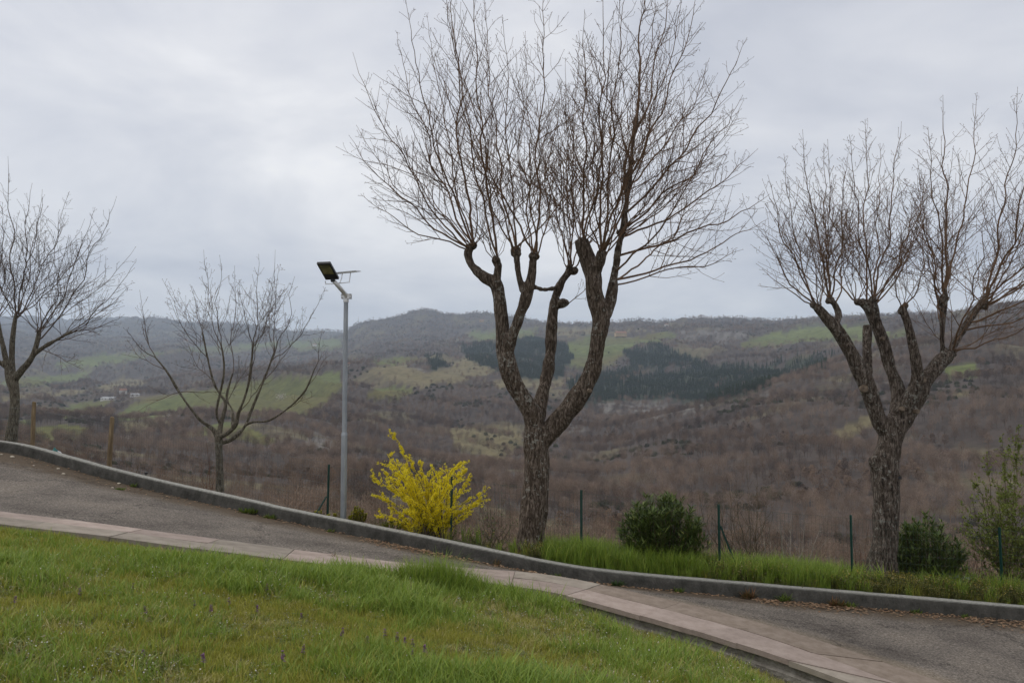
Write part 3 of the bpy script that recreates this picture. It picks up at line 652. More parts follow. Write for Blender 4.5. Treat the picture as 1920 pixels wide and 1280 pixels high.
for k in range(3): gm.append(tuft(20 + k, 46, 0.035, 0.085, 0.0042, 0.085, 0.5).mesh('short_tuft', [M['g_mid']]))
for k in range(3): gm.append(tuft(30 + k, 44, 0.06, 0.135, 0.0048, 0.085, 0.45).mesh('lush_tuft', [M['g_lush']]))
for k in range(2): gm.append(tuft(40 + k, 34, 0.03, 0.08, 0.004, 0.09, 0.8).mesh('dry_tuft', [M['g_dry']]))
for k in range(2):
    mb = tuft(50 + k, 10, 0.02, 0.05, 0.005, 0.09, 0.7); rs = random.Random(60 + k)
    for i in range(26):
        p = Vector((rs.uniform(-.09, .09), rs.uniform(-.09, .09), rs.uniform(0.012, 0.04))); s2_ = rs.uniform(0.006, 0.013); a = rs.uniform(0, 6.28)
        e1 = Vector((math.cos(a), math.sin(a), rs.uniform(-.3, .3))) * s2_; e2 = Vector((-math.sin(a), math.cos(a), rs.uniform(-.3, .3))) * s2_
        mb.add([p - e1, p - e2, p + e1, p + e2], [(0, 1, 2, 3)])
    for i in range(3):
        p = Vector((rs.uniform(-.09, .09), rs.uniform(-.09, .09), rs.uniform(0.035, 0.06))); s2_ = rs.uniform(0.0025, 0.0045)
        mb.add([p + Vector(q) * s2_ for q in ((1, 0, 0), (-1, 0, 0), (0, 1, 0), (0, -1, 0), (0, 0, 1), (0, 0, -1))], [(0, 2, 4), (2, 1, 4), (1, 3, 4), (3, 0, 4), (2, 0, 5), (1, 2, 5), (3, 1, 5), (0, 3, 5)], 1)
    gm.append(mb.mesh('clover_tuft', [M['clover'], M['white_bloom']]))
C_GRASS = proto_coll('grass_tuft_proto', gm)
def in_lawn(n, y0=2.2):
    x = np.random.uniform(-10.5, 4.6, n); y = np.random.uniform(y0, 10.0, n); ye, _ = S2F(x)
    k = (y < ye - 0.02) & (np.abs(x) < 0.78 * y + 1.2); return x[k], y[k], ye[k]
x, y, ye = in_lawn(62000)
z = lawn_z(x, y); d1 = fbm(x * 0.75, y * 0.9, 71, 3); d2 = fbm(x * 1.1 + 8, y * 1.3, 73, 4); rn = np.random.rand(len(x))
right = np.clip((x + 0.8) / 3.5, 0, 1) * np.clip((y - 3) / 4, 0.3, 1)
ix = np.zeros(len(x), int)
pl = 1 / (1 + np.exp(-(d1 * 7 - 0.5 - right * 1.4))); pd = 1 / (1 + np.exp(-(d2 * 9 - 1.7 + right * 1.9)))
r2 = np.random.rand(len(x))
ix = np.where(r2 < pl * 0.75, 3 + (rn * 3).astype(int), (rn * 3).astype(int))
ix = np.where(np.random.rand(len(x)) < pd * 0.62, 6 + (rn * 2).astype(int), ix)
ix = np.where(np.random.rand(len(x)) < 0.05 + 0.16 * (d2 > 0.05), 8 + (rn * 2).astype(int), ix)
scl = (0.5 + 0.95 * np.random.rand(len(x)) ** 2) * (1 + 0.8 * np.clip(d1, -0.6, 1)) * np.interp(ye - y, [0, 0.3], [0.75, 1.0])
lg = scatter('lawn_grass', np.stack([x, y, z], 1), scl, np.random.uniform(0, 6.28, len(x)), ix, C_GRASS, np.random.uniform(-.2, .2, (len(x), 2)))
tag(lg, 'short green and yellowed grass of the sloping lawn', 'grass')
print('lawn tufts', len(x))

# the air between here and the far hills
mb = MB(); mb.box((0, 4950, 210), 19000, 10400, 1320)
hz = mb.build('haze', mat('haze_air', (1, 1, 1))); tag(hz, kind='stuff'); hz.display_type = 'WIRE'
m = hz.data.materials[0]; t = m.node_tree; t.nodes.remove(t.nodes['Principled BSDF']); pv = N(t, 'ShaderNodeVolumePrincipled')
pv.inputs['Color'].default_value = (0.68, 0.82, 1.0, 1); pv.inputs['Density'].default_value = 0.000115; pv.inputs['Anisotropy'].default_value = 0.1
LK(t, pv.outputs[0], t.nodes['Material Output'].inputs['Volume'])
# ------------------------------------------------------------------ the four bare trees along the kerb
def bark(name, dark, mid_, pale, lichen=0.5, vs_=(9, 9, 2.2)):
    m = mat(name, mid_, 0.92, 0.15); t = m.node_tree; b = t.nodes['Principled BSDF']
    tc = N(t, 'ShaderNodeTexCoord'); mp = N(t, 'ShaderNodeMapping'); mp.inputs['Scale'].default_value = vs_; LK(t, tc.outputs['Object'], mp.inputs[0])
    n1 = N(t, 'ShaderNodeTexNoise'); n1.inputs['Scale'].default_value = 4.6; n1.inputs['Detail'].default_value = 9; n1.inputs['Roughness'].default_value = 0.7; n1.inputs['Distortion'].default_value = 0.8; LK(t, mp.outputs[0], n1.inputs['Vector'])
    r = ramp(t, [(0.38, dark), (0.5, mid_), (0.63, pale)]); LK(t, n1.outputs['Fac'], r.inputs[0])
    n2 = N(t, 'ShaderNodeTexNoise'); n2.inputs['Scale'].default_value = 17; n2.inputs['Detail'].default_value = 6; n2.inputs['Roughness'].default_value = 0.75; LK(t, tc.outputs['Object'], n2.inputs['Vector'])
    n3 = N(t, 'ShaderNodeTexNoise'); n3.inputs['Scale'].default_value = 2.2; n3.inputs['Detail'].default_value = 3; LK(t, tc.outputs['Object'], n3.inputs['Vector'])
    ml_ = N(t, 'ShaderNodeMath', operation='MULTIPLY_ADD'); ml_.inputs[1].default_value = 0.35; LK(t, n3.outputs['Fac'], ml_.inputs[0]); LK(t, n2.outputs['Fac'], ml_.inputs[2])
    lm = N(t, 'ShaderNodeMapRange'); lm.inputs['From Min'].default_value = 0.755; lm.inputs['From Max'].default_value = 0.82; lm.inputs['To Max'].default_value = lichen; LK(t, ml_.outputs[0], lm.inputs['Value'])
    mx_ = N(t, 'ShaderNodeMix', data_type='RGBA'); LK(t, lm.outputs[0], mx_.inputs[0]); LK(t, r.outputs[0], mx_.inputs[6]); mx_.inputs[7].default_value = (0.36, 0.36, 0.32, 1)
    LK(t, mx_.outputs[2], b.inputs['Base Color'])
    bu = N(t, 'ShaderNodeBump'); bu.inputs['Distance'].default_value = 0.03; LK(t, n1.outputs['Fac'], bu.inputs['Height']); LK(t, bu.outputs[0], b.inputs['Normal'])
    return m
M['bark'] = bark('maple_bark', (0.030, 0.023, 0.017), (0.080, 0.060, 0.045), (0.22, 0.178, 0.145), 0.7)
M['bark2'] = bark('maple_bark_dark', (0.026, 0.021, 0.017), (0.080, 0.062, 0.049), (0.225, 0.19, 0.16), 0.6)
M['bark_young'] = bark('young_bark', (0.045, 0.038, 0.028), (0.115, 0.10, 0.075), (0.20, 0.18, 0.14), 0.35)
M['twig'] = noisy('shoot_bark', [(0.3, (0.090, 0.055, 0.035)), (0.55, (0.15, 0.093, 0.058)), (0.75, (0.21, 0.132, 0.084))], 6, 3, 0.8)
M['twig_grey'] = noisy('grey_shoot_bark', [(0.3, (0.065, 0.050, 0.042)), (0.55, (0.112, 0.086, 0.070)), (0.75, (0.16, 0.122, 0.098))], 6, 3, 0.8)
M['cut'] = noisy('cut_wood', [(0.3, (0.07, 0.052, 0.038)), (0.5, (0.15, 0.115, 0.085)), (0.7, (0.27, 0.22, 0.165))], 22, 7, 0.9)

def remesh(mb, name, m, parent, voxel, disp=0.012, fr=14):
    """blend overlapping limbs into one continuous skin and roughen it"""
    me = mb.mesh(name + '_raw'); bm = bmesh.new(); bm.from_mesh(me); bmesh.ops.recalc_face_normals(bm, faces=bm.faces); bm.to_mesh(me); bm.free()
    o = bpy.data.objects.new(name + '_raw', me); COL.objects.link(o)
    md = o.modifiers.new('r', 'REMESH'); md.mode = 'VOXEL'; md.voxel_size = voxel
    sm = o.modifiers.new('s', 'SMOOTH'); sm.factor = 0.5; sm.iterations = 5
    dg = bpy.context.evaluated_depsgraph_get(); me2 = bpy.data.meshes.new_from_object(o.evaluated_get(dg))
    bpy.data.objects.remove(o)
    n = len(me2.vertices); co = np.empty(n * 3); no = np.empty(n * 3); me2.vertices.foreach_get('co', co); me2.vertex_normals.foreach_get('vector', no)
    co = co.reshape(-1, 3); no = no.reshape(-1, 3)
    x, y, z = co.T; an = fbm(x * fr + 3 * vnoise(z * 3, z * 0 + 1, 4), z * fr * 0.22 + y * fr, 17, 3) * 0.6 + fbm(y * fr + 7, z * fr * 0.22 + x * 2, 19, 3) * 0.6
    lump = fbm(x * 5 + z * 2, y * 5 + z * 3, 23, 2)
    big = fbm(x * 2.2 + 5, z * 2.2 + y * 2, 27, 2)
    co += no * (an * disp * 1.2 + lump * disp * 1.7 + big * disp * 1.2)[:, None]
    off = np.array(parent.location); me2.vertices.foreach_set('co', (co - off).ravel())
    me2.name = name; me2.materials.clear(); me2.materials.append(m); me2.polygons.foreach_set('use_smooth', [True] * len(me2.polygons)); me2.update()
    return link(name, me2, parent)

def limb_pts(path, D):
    """path of (u, v, width px, depth offset) -> points and radii, resampled smoothly"""
    pts = [P(u, v, D + dy) for u, v, w, dy in path]; rad = [w * pxm(D + dy) / 2 for u, v, w, dy in path]
    o, r_ = [], []
    n = len(pts)
    for i in range(n - 1):
        p0, p1, p2, p3 = pts[max(i - 1, 0)], pts[i], pts[i + 1], pts[min(i + 2, n - 1)]
        k = max(2, int((p2 - p1).length / 0.05))
        for j in range(k):
            t = j / k
            o.append(0.5 * ((2 * p1) + (p2 - p0) * t + (2 * p0 - 5 * p1 + 4 * p2 - p3) * t * t + (3 * p1 - p0 - 3 * p2 + p3) * t ** 3)); r_.append(rad[i] + (rad[i + 1] - rad[i]) * t)
    o.append(pts[-1]); r_.append(rad[-1]); return o, r_

class Twigs:
    def __init__(s, seed, tip=0.0019, node=0.15, buds=True): s.mb = MB(); s.rs = random.Random(seed); s.tip = tip; s.node = node; s.buds = buds
    def bud(s, p, d, k=1.0):
        r_ = 0.0042 * k; a = d.orthogonal().normalized() * r_; b_ = d.cross(a).normalized() * r_
        s.mb.add([p - d * 0.004, p + a + d * 0.004, p + b_ + d * 0.004, p - a + d * 0.004, p - b_ + d * 0.004, p + d * 0.017 * k], [(0, 2, 1), (0, 3, 2), (0, 4, 3), (0, 1, 4), (5, 1, 2), (5, 2, 3), (5, 3, 4), (5, 4, 1)], 1)
    def path(s, p0, p1, bow, wob):
        L = (p1 - p0).length; n = max(3, int(L / 0.13)); h = p1 - p0
        c = p0 + Vector((h.x * 0.62, h.y * 0.62, h.z * 0.36)) if bow is None else p0 + h * 0.5 + bow
        o = []; w1 = Vector((s.rs.uniform(-9, 9), s.rs.uniform(-9, 9), s.rs.uniform(-9, 9)))
        for i in range(n + 1):
            t = i / n; q = p0 * (1 - t) ** 2 + c * 2 * t * (1 - t) + p1 * t * t
            q = q + mnoise.noise_vector(q * 1.8 + w1) * wob * math.sin(math.pi * t) + mnoise.noise_vector(q * 6 + w1) * wob * 0.22 * (1 if 0 < i < n else 0)
            o.append(q)
        return o
    def grow(s, p0, p1, r0, lvl, bow=None, maxl=2, dens=1.0, sides=5):
        rs = s.rs; pts = s.path(p0, p1, bow, 0.12 if lvl == 0 else 0.06); n = len(pts) - 1; L = (p1 - p0).length
        rad = [s.tip + (r0 - s.tip) * (1 - (i / n)) ** 0.85 for i in range(n + 1)]
        s.mb.tube(pts, rad, max(3, sides - lvl), False)
        if s.buds: s.bud(pts[-1], (pts[-1] - pts[-2]).normalized(), 1.1)
        if lvl >= maxl: return
        d = s.node * (0.8, 0.62, 0.5)[min(lvl, 2)] * rs.uniform(0.9, 1.4); pos = L * (0.24 if lvl == 0 else 0.22); flip = rs.uniform(0, 3.14)
        while pos < L - 0.03:
            t = pos / L * n; i = min(int(t), n - 1); q = pts[i].lerp(pts[i + 1], t - i); ax = (pts[i + 1] - pts[i]).normalized(); flip += 1.57 + rs.uniform(-.4, .4)
            base = ax.orthogonal().normalized(); rem = L - pos
            for sg in (0, math.pi):
                if rs.random() > 0.66 * dens * (1.0 if lvl == 0 else 0.8): continue
                sd_ = base.copy(); sd_.rotate(Matrix.Rotation(flip + sg, 3, ax))
                an = rs.uniform(0.5, 0.95); dr = (ax * math.cos(an) + sd_ * math.sin(an)); dr.z += 0.22; dr.normalize()
                ln = min(rem * rs.uniform(0.25, 0.62), (1.2, 0.46, 0.17)[lvl] * rs.uniform(0.4, 1.2)) + 0.05
                if lvl >= 1 and rs.random() < 0.4: ln *= 0.45
                rr_ = min(rad[i] * 0.6, 0.0019 + ln * 0.0042)
                s.grow(q, q + dr * ln, rr_, lvl + 1, Vector((0, 0, -0.06 * ln)), maxl, dens, sides)
            if s.buds and lvl >= 1 and rs.random() < 0.5: s.bud(q + base * rad[i], ax)
            pos += d * rs.uniform(0.7, 1.35)

def make_tree(name, label, D, base_uv, limbs, trunk_mat, voxel, heads, shoots, seed, twigm, group=None, extra=(0, 0, 0), tip=0.0019, node=0.15, ring=(), disp=0.012, dens=1.0, rscale=1.0, hmul=1.0):
    b0 = P(base_uv[0], base_uv[1], D); gz = terrain_z(b0.x, b0.y)
    root = empty(name, (b0.x, b0.y, gz)); tag(root, label, 'tree', group)
    mb = MB()
    for path in limbs:
        o, r_ = limb_pts(path, D)
        mb.tube(o, r_, 14, True)
    kr = random.Random(seed + 5)
    for (hu, hv, hdy, n_, sp_, l0_, l1_, lu_) in heads if rscale == 1.0 else []:   # swollen knuckles where it is cut back
        for q in range(4):
            p = P(hu + kr.uniform(-7, 7), hv + kr.uniform(-5, 7), D + hdy + kr.uniform(-.04, .04)); r_ = kr.uniform(.035, .058)
            mb.tube([p - Vector((0, 0, r_)), p - Vector((0, 0, r_ * .6)), p, p + Vector((0, 0, r_ * .6)), p + Vector((0, 0, r_))], [r_ * .3, r_ * .8, r_, r_ * .8, r_ * .3], 10, True)
    # root flare down into the bank
    w0 = limbs[0][0][2] * pxm(D) / 2
    mb.tube([Vector((b0.x, b0.y, gz - 0.35)), Vector((b0.x, b0.y, gz + 0.02)), b0 + Vector((0, 0, 0.0)), P(limbs[0][1][0], limbs[0][1][1], D + limbs[0][1][3])], [w0 * 1.35, w0 * 1.18, w0 * 1.03, w0 * 0.9], 14, True)
    trunk = remesh(mb, 'trunk', trunk_mat, root, voxel, disp)
    for (u, v, dy, w, nx_, nz_) in ring:                                  # healed pruning wounds
        p = P(u, v, D + dy); d = Vector((nx_, -1, nz_)).normalized(); r_ = w * pxm(D) / 2; c = MB()
        c.tube([p - d * 0.05, p + d * 0.012, p + d * 0.016, p + d * 0.004], [r_ * 1.0, r_ * 0.95, r_ * 0.6, r_ * 0.5], 12, True)
        c.build('pruning_scar', M['cut'], root, smooth=False)
    tw = Twigs(seed, tip, node)
    rs = random.Random(seed + 1)
    for (hu, hv, hdy, eu, ev, edy, w) in shoots:
        p0 = P(hu, hv, D + hdy); p1 = P(eu, ev, D + edy); tw.grow(p0, p1, w * pxm(D) / 2 * rscale * 0.7, 0, None, 2, dens)
    for (hu, hv, hdy, n, spread, l0, l1, lu) in heads:                    # more shoots bursting from each pollard head
        p0 = P(hu, hv, D + hdy)
        for i in range(int(n * hmul + 0.5)):
            a = rs.uniform(0, 6.28); q = spread * 1.35 * math.sqrt(rs.random()); L = rs.uniform(l0, l1) * 1.15
            d = Vector((math.cos(a) * q + lu, math.sin(a) * q, 1)).normalized()
            tw.grow(p0 + Vector((rs.uniform(-.06, .06), rs.uniform(-.06, .06), rs.uniform(-.05, .03))), p0 + d * L, rs.uniform(0.006, 0.012) * rscale * (L / 2.2), 0, None, 2, dens)
    tw.mb.build('crown', [twigm, M['bud']], root)
    print(name, 'trunk', len(trunk.data.polygons), 'twig faces', len(tw.mb.f))
    return root
M['bud'] = mat('brown_bud', (0.11, 0.065, 0.042), 0.7)

# -- the large pollarded maple
A = [
 [(992, 1045, 58, 0), (997, 1000, 52, 0), (1002, 945, 50, 0), (1006, 880, 47, 0), (1005, 830, 47, 0), (1002, 800, 44, 0)],
 [(1004, 825, 40, 0), (998, 780, 37, -0.03), (982, 752, 32, -0.06), (962, 716, 31, -0.1), (949, 670, 32, -0.12), (943, 625, 26, -0.12), (938, 572, 24, -0.12), (930, 533, 25, -0.1), (908, 519, 19, -0.06), (884, 497, 18, 0), (878, 474, 17, 0.04), (886, 458, 12, 0.05)],
 [(949, 665, 26, -0.12), (958, 637, 22, -0.2), (973, 596, 20, -0.26), (986, 560, 20, -0.3), (995, 522, 18, -0.33), (1001, 476, 13, -0.35)],
 [(982, 545, 14, -0.28), (972, 512, 11, -0.3), (968, 474, 9, -0.32)], [(931, 535, 16, -0.1), (933, 505, 12, -0.14), (934, 486, 10, -0.15)],
 [(1004, 800, 30, 0.02), (1011, 765, 26, 0.1), (1022, 720, 22, 0.2), (1032, 660, 21, 0.3), (1035, 610, 20, 0.36), (1039, 566, 19, 0.4), (1052, 530, 16, 0.42), (1071, 503, 13, 0.44)],
 [(1040, 572, 17, 0.4), (1056, 568, 19, 0.36), (1062, 572, 11, 0.34)], [(1002, 538, 8, -0.3), (1022, 543, 8, 0.05), (1046, 538, 9, 0.4)],
 [(1008, 835, 40, 0), (1028, 812, 38, -0.02), (1060, 775, 36, -0.06), (1090, 735, 37, -0.1), (1110, 695, 34, -0.12), (1121, 640, 32, -0.14), (1127, 597, 34, -0.15), (1116, 555, 31, -0.14), (1108, 505, 31, -0.12), (1094, 462, 27, -0.1), (1091, 450, 24, -0.1)],
 [(1112, 515, 22, -0.12), (1124, 490, 19, -0.2), (1128, 470, 16, -0.22)],
 [(1128, 600, 26, -0.15), (1142, 574, 22, -0.05), (1150, 530, 16, 0.0), (1160, 465, 15, 0.02), (1170, 415, 13.5, 0.03), (1181, 320, 11, 0.05), (1192, 220, 8.5, 0.05)],
]
SH = [(880, 470, .04, 662, 100, -.3, 5), (880, 465, .04, 655, 255, .2, 5.5), (882, 470, .02, 678, 365, -.6, 4.5), (886, 460, .05, 745, 62, .5, 6), (886, 458, .05, 757, -10, -.5, 6), (888, 455, .05, 800, 30, .9, 5), (888, 458, .05, 845, -70, .2, 7.5),
      (934, 488, -.15, 832, -60, -1.2, 6), (934, 488, -.15, 880, -90, -.6, 7), (968, 474, -.3, 905, -30, .8, 6), (968, 474, -.3, 942, 30, -1.4, 5), (968, 480, -.3, 870, 190, -1.6, 5), (1002, 480, -.35, 1021, -45, -.6, 6.5), (1000, 490, -.33, 985, 60, .9, 5), (1002, 500, -.3, 1050, 150, -1.2, 4.5),
      (1071, 503, .44, 1000, 120, 1.3, 5), (1071, 503, .44, 1060, 110, 1.0, 5), (1068, 505, .44, 1085, 60, .4, 5), (1071, 503, .44, 1120, 220, 1.9, 4.5),
      (1093, 455, -.1, 1096, 20, -.5, 7), (1128, 472, -.2, 1130, -40, -1.1, 7), (1128, 472, -.2, 1172, -60, -.8, 6), (1128, 474, -.2, 1235, -30, -1.6, 6.5), (1128, 480, -.2, 1285, -40, -.9, 6), (1128, 480, -.2, 1060, 160, -1.6, 5),
      (1192, 222, .05, 1206, -90, .1, 8), (1188, 260, .05, 1260, -60, .5, 6.5), (1180, 330, .05, 1312, -30, .2, 6.5), (1172, 400, .03, 1400, 72, .2, 7), (1168, 430, .03, 1392, 180, -.7, 6), (1165, 445, .02, 1420, 280, .4, 6.5), (1158, 480, .02, 1442, 365, -.2, 7), (1152, 525, 0, 1440, 410, .6, 6.5), (1150, 535, 0, 1392, 468, -.5, 5), (1151, 525, 0, 1330, 330, 1.8, 6), (1154, 510, 0, 1340, 250, -2.0, 6), (1178, 350, .04, 1330, 110, 1.6, 6), (1062, 572, .34, 1115, 520, .3, 3)]
HD = [(884, 462, .04, 9, 0.75, 1.4, 2.5, -.12), (934, 488, -.15, 5, 0.6, 1.0, 2.1, -.1), (968, 474, -.3, 5, 0.55, 1.3, 2.5, 0), (1001, 480, -.35, 4, 0.5, 1.2, 2.6, .05), (1071, 503, .44, 6, 0.6, 1.2, 2.6, .1), (1092, 456, -.1, 6, 0.5, 1.3, 2.7, 0), (1128, 474, -.2, 8, 0.6, 1.4, 2.8, .1), (1165, 440, .02, 6, 0.8, 1.2, 2.4, .4), (1185, 300, .05, 4, .6, 1.2, 2, .2)]
make_tree('maple_tree', 'largest bare pollarded maple, standing behind the kerb right of the yellow shrub', 11.75, (992, 1045), A, M['bark'], 0.014, HD, SH, 11, M['twig'], 'bare trees along the kerb', dens=0.88, ring=[(1106, 732, -0.33, 8, .2, 0)])

# -- the second maple, right
A = [
 [(1652, 1088, 60, 0), (1655, 1050, 50, 0), (1659, 1000, 45, 0), (1662, 940, 42, 0), (1660, 893, 47, 0), (1660, 862, 47, 0), (1667, 830, 43, 0), (1674, 800, 46, 0), (1678, 785, 44, 0)],
 [(1650, 880, 26, -.02), (1641, 868, 18, -.04), (1639, 858, 14, -.05)],
 [(1668, 815, 34, 0), (1648, 789, 31, -.04), (1630, 732, 30, -.1), (1611, 690, 29, -.14), (1582, 636, 24, -.18), (1560, 607, 25, -.2), (1533, 577, 18, -.22), (1529, 570, 14, -.22)],
 [(1562, 610, 18, -.2), (1572, 592, 15, -.16), (1566, 574, 13, -.14), (1556, 556, 10, -.12)],
 [(1622, 712, 18, -.12), (1627, 690, 17, 0), (1625, 640, 17, .1), (1626, 610, 16, .14)],
 [(1678, 800, 34, 0), (1687, 753, 29, .08), (1674, 706, 24, .14), (1659, 650, 21, .18), (1643, 608, 21, .2), (1625, 574, 18, .2), (1607, 566, 14, .2)], [(1640, 605, 16, .2), (1640, 585, 14, .2), (1637, 566, 11, .2)],
 [(1690, 775, 32, -.02), (1710, 742, 27, -.12), (1719, 702, 20, -.2), (1709, 636, 18, -.28), (1698, 592, 16, -.3), (1692, 577, 15, -.3)],
 [(1680, 800, 40, 0), (1706, 765, 38, .02), (1730, 718, 32, .05), (1756, 687, 27, .06), (1776, 666, 26, .06), (1784, 658, 18, .06)],
 [(1770, 672, 14, .06), (1766, 630, 11.5, .06), (1769, 580, 10.5, .05), (1772, 540, 9, .05)], [(1778, 664, 16, .06), (1802, 624, 13.5, .12), (1832, 578, 11, .2), (1850, 556, 8, .22)],
]
SH = [(1531, 573, -.22, 1432, 430, .1, 5), (1531, 573, -.22, 1440, 330, -.5, 5), (1531, 573, -.22, 1470, 290, .4, 5), (1530, 573, -.22, 1430, 505, -.3, 4), (1556, 558, -.12, 1505, 245, -.3, 6), (1556, 558, -.12, 1545, 270, .5, 5), (1558, 558, -.12, 1590, 290, -.8, 5), (1566, 575, -.14, 1600, 330, 1.1, 4.5),
      (1610, 567, .2, 1500, 400, 1.4, 5), (1625, 574, .2, 1622, 225, .6, 6), (1637, 567, .2, 1650, 270, 1.2, 5.5), (1637, 567, .2, 1690, 230, .2, 6), (1640, 570, .2, 1735, 320, 1.6, 5.5), (1640, 572, .2, 1730, 385, .9, 5),
      (1692, 578, -.3, 1740, 470, -.8, 4.5), (1692, 578, -.3, 1668, 480, -.9, 3.5), (1772, 542, .05, 1768, 180, .1, 8), (1771, 555, .05, 1740, 240, -.7, 6), (1768, 600, .06, 1720, 300, -.9, 5), (1771, 550, .05, 1832, 175, .5, 6.5), (1766, 620, .06, 1735, 400, .9, 4.5),
      (1850, 556, .22, 1908, 165, .1, 7), (1850, 556, .22, 1945, 215, -.4, 6.5), (1845, 562, .22, 1960, 300, .7, 6), (1840, 570, .22, 2000, 370, -.3, 6), (1832, 578, .2, 2010, 440, .4, 6), (1815, 606, .15, 2020, 500, -.4, 6), (1806, 620, .12, 1990, 560, -.8, 5), (1786, 658, .06, 1960, 590, -1.0, 4.5), (1786, 655, .06, 1880, 410, 1.6, 5), (1786, 656, .06, 1850, 380, -1.4, 5)]
HD = [(1531, 573, -.22, 7, .7, .9, 1.7, -.15), (1556, 558, -.12, 6, .5, 1, 1.9, -.05), (1612, 567, .2, 6, .6, 1, 2, -.1), (1637, 567, .2, 9, .6, 1, 2.2, .1), (1692, 578, -.3, 4, .6, .6, 1.2, .1), (1770, 560, .05, 7, .5, 1, 2.1, 0), (1842, 568, .2, 9, .8, 1, 2.2, .3), (1784, 658, .06, 5, .9, .8, 1.6, .4)]
make_tree('maple_tree', 'second bare pollarded maple, behind the kerb near the right edge beside dark oleander', 12.0, (1652, 1088), A, M['bark2'], 0.014, HD, SH, 23, M['twig'], 'bare trees along the kerb', ring=[(1620, 728, -0.27, 15, -.2, .1), (1731, 712, -.12, 12, .1, .1), (1692, 766, -.18, 10, 0, .2), (1720, 771, -.16, 9, .4, 0), (1656, 634, .06, 8, 0, .1)], dens=0.95, hmul=0.95, node=0.14)


# -- the small tree between the wooden posts and the lamp
A = [
 [(413, 925, 15, 0), (412, 890, 13, 0), (411, 850, 13.5, 0), (410, 826, 15, 0), (410, 815, 15, 0)],
 [(408, 820, 10, 0), (398, 803, 8.5, -.03), (376, 788, 6.5, -.1), (357, 765, 5.5, -.16), (336, 735, 5, -.2), (312, 695, 4.5, -.22), (290, 668, 4, -.25)],
 [(411, 818, 11, 0), (414, 795, 9, .1), (423, 757, 7, .2), (412, 738, 5.5, .25), (400, 715, 5, .3), (389, 670, 4.2, .3), (380, 625, 3.5, .3)],
 [(412, 818, 10, 0), (424, 814, 9.5, -.1), (441, 797, 8.5, -.16), (447, 775, 6.5, -.2), (462, 735, 5.2, -.25), (470, 694, 4.6, -.3), (475, 640, 4, -.3)],
 [(412, 830, 9, 0), (428, 827, 8, .08), (446, 814, 7.5, .15), (460, 797, 6.5, .2), (475, 760, 5, .25), (495, 712, 4.4, .3), (515, 660, 3.6, .3)],
 [(460, 797, 6, .2), (474, 791, 5.2, .1), (504, 788, 4.6, 0), (540, 765, 4.2, -.1), (572, 732, 3.8, -.2), (590, 690, 3.2, -.2)],
 [(414, 795, 6, .1), (406, 770, 4.5, 0), (420, 700, 4.2, -.1), (416, 650, 3.6, -.1)], [(436, 800, 7, -.16), (436, 770, 5, -.05), (425, 745, 4, .05), (436, 700, 3.6, .1)],
]
SH = [(292, 670, -.25, 232, 615, -.5, 3.2), (292, 670, -.25, 262, 545, .1, 3.2), (310, 693, -.22, 240, 640, .3, 2.6), (336, 735, -.2, 260, 770, -.5, 2.4), (380, 628, .3, 366, 560, .5, 3), (389, 670, .3, 318, 560, -.3, 3), (400, 715, .3, 340, 620, .8, 3), (416, 655, -.1, 382, 470, .2, 3.4), (416, 655, -.1, 412, 480, -.6, 3.2), (436, 705, .1, 440, 500, .5, 3.3), (475, 645, -.3, 485, 478, 0, 3.4), (475, 645, -.3, 448, 530, -.7, 3), (470, 694, -.3, 515, 520, -.9, 3), (515, 662, .3, 516, 470, .5, 3.4), (515, 662, .3, 552, 520, 0, 3.2), (510, 675, .3, 610, 540, -.3, 3), (495, 712, .3, 560, 600, .9, 3), (590, 692, -.2, 604, 620, -.3, 2.6), (572, 732, -.2, 612, 660, .2, 2.4), (540, 765, -.1, 590, 740, -.5, 2.2), (336, 735, -.2, 440, 740, .4, 3), (423, 755, .2, 480, 640, .9, 3), (447, 775, -.2, 520, 640, -.8, 3)]
HD = [(380, 640, .3, 4, .6, .6, 1.2, -.2), (416, 660, -.1, 4, .5, .7, 1.3, 0), (475, 650, -.3, 5, .5, .7, 1.3, .1), (515, 665, .3, 4, .6, .6, 1.2, .2)]
make_tree('young_tree', 'small bare vase-shaped tree between the wooden posts and the lamp pole', 13.9, (413, 925), A, M['bark_young'], 0.012, HD, SH, 37, M['twig_grey'], 'bare trees along the kerb', node=0.16, disp=0.004, dens=0.9, tip=0.0017, rscale=0.8, hmul=1.4)

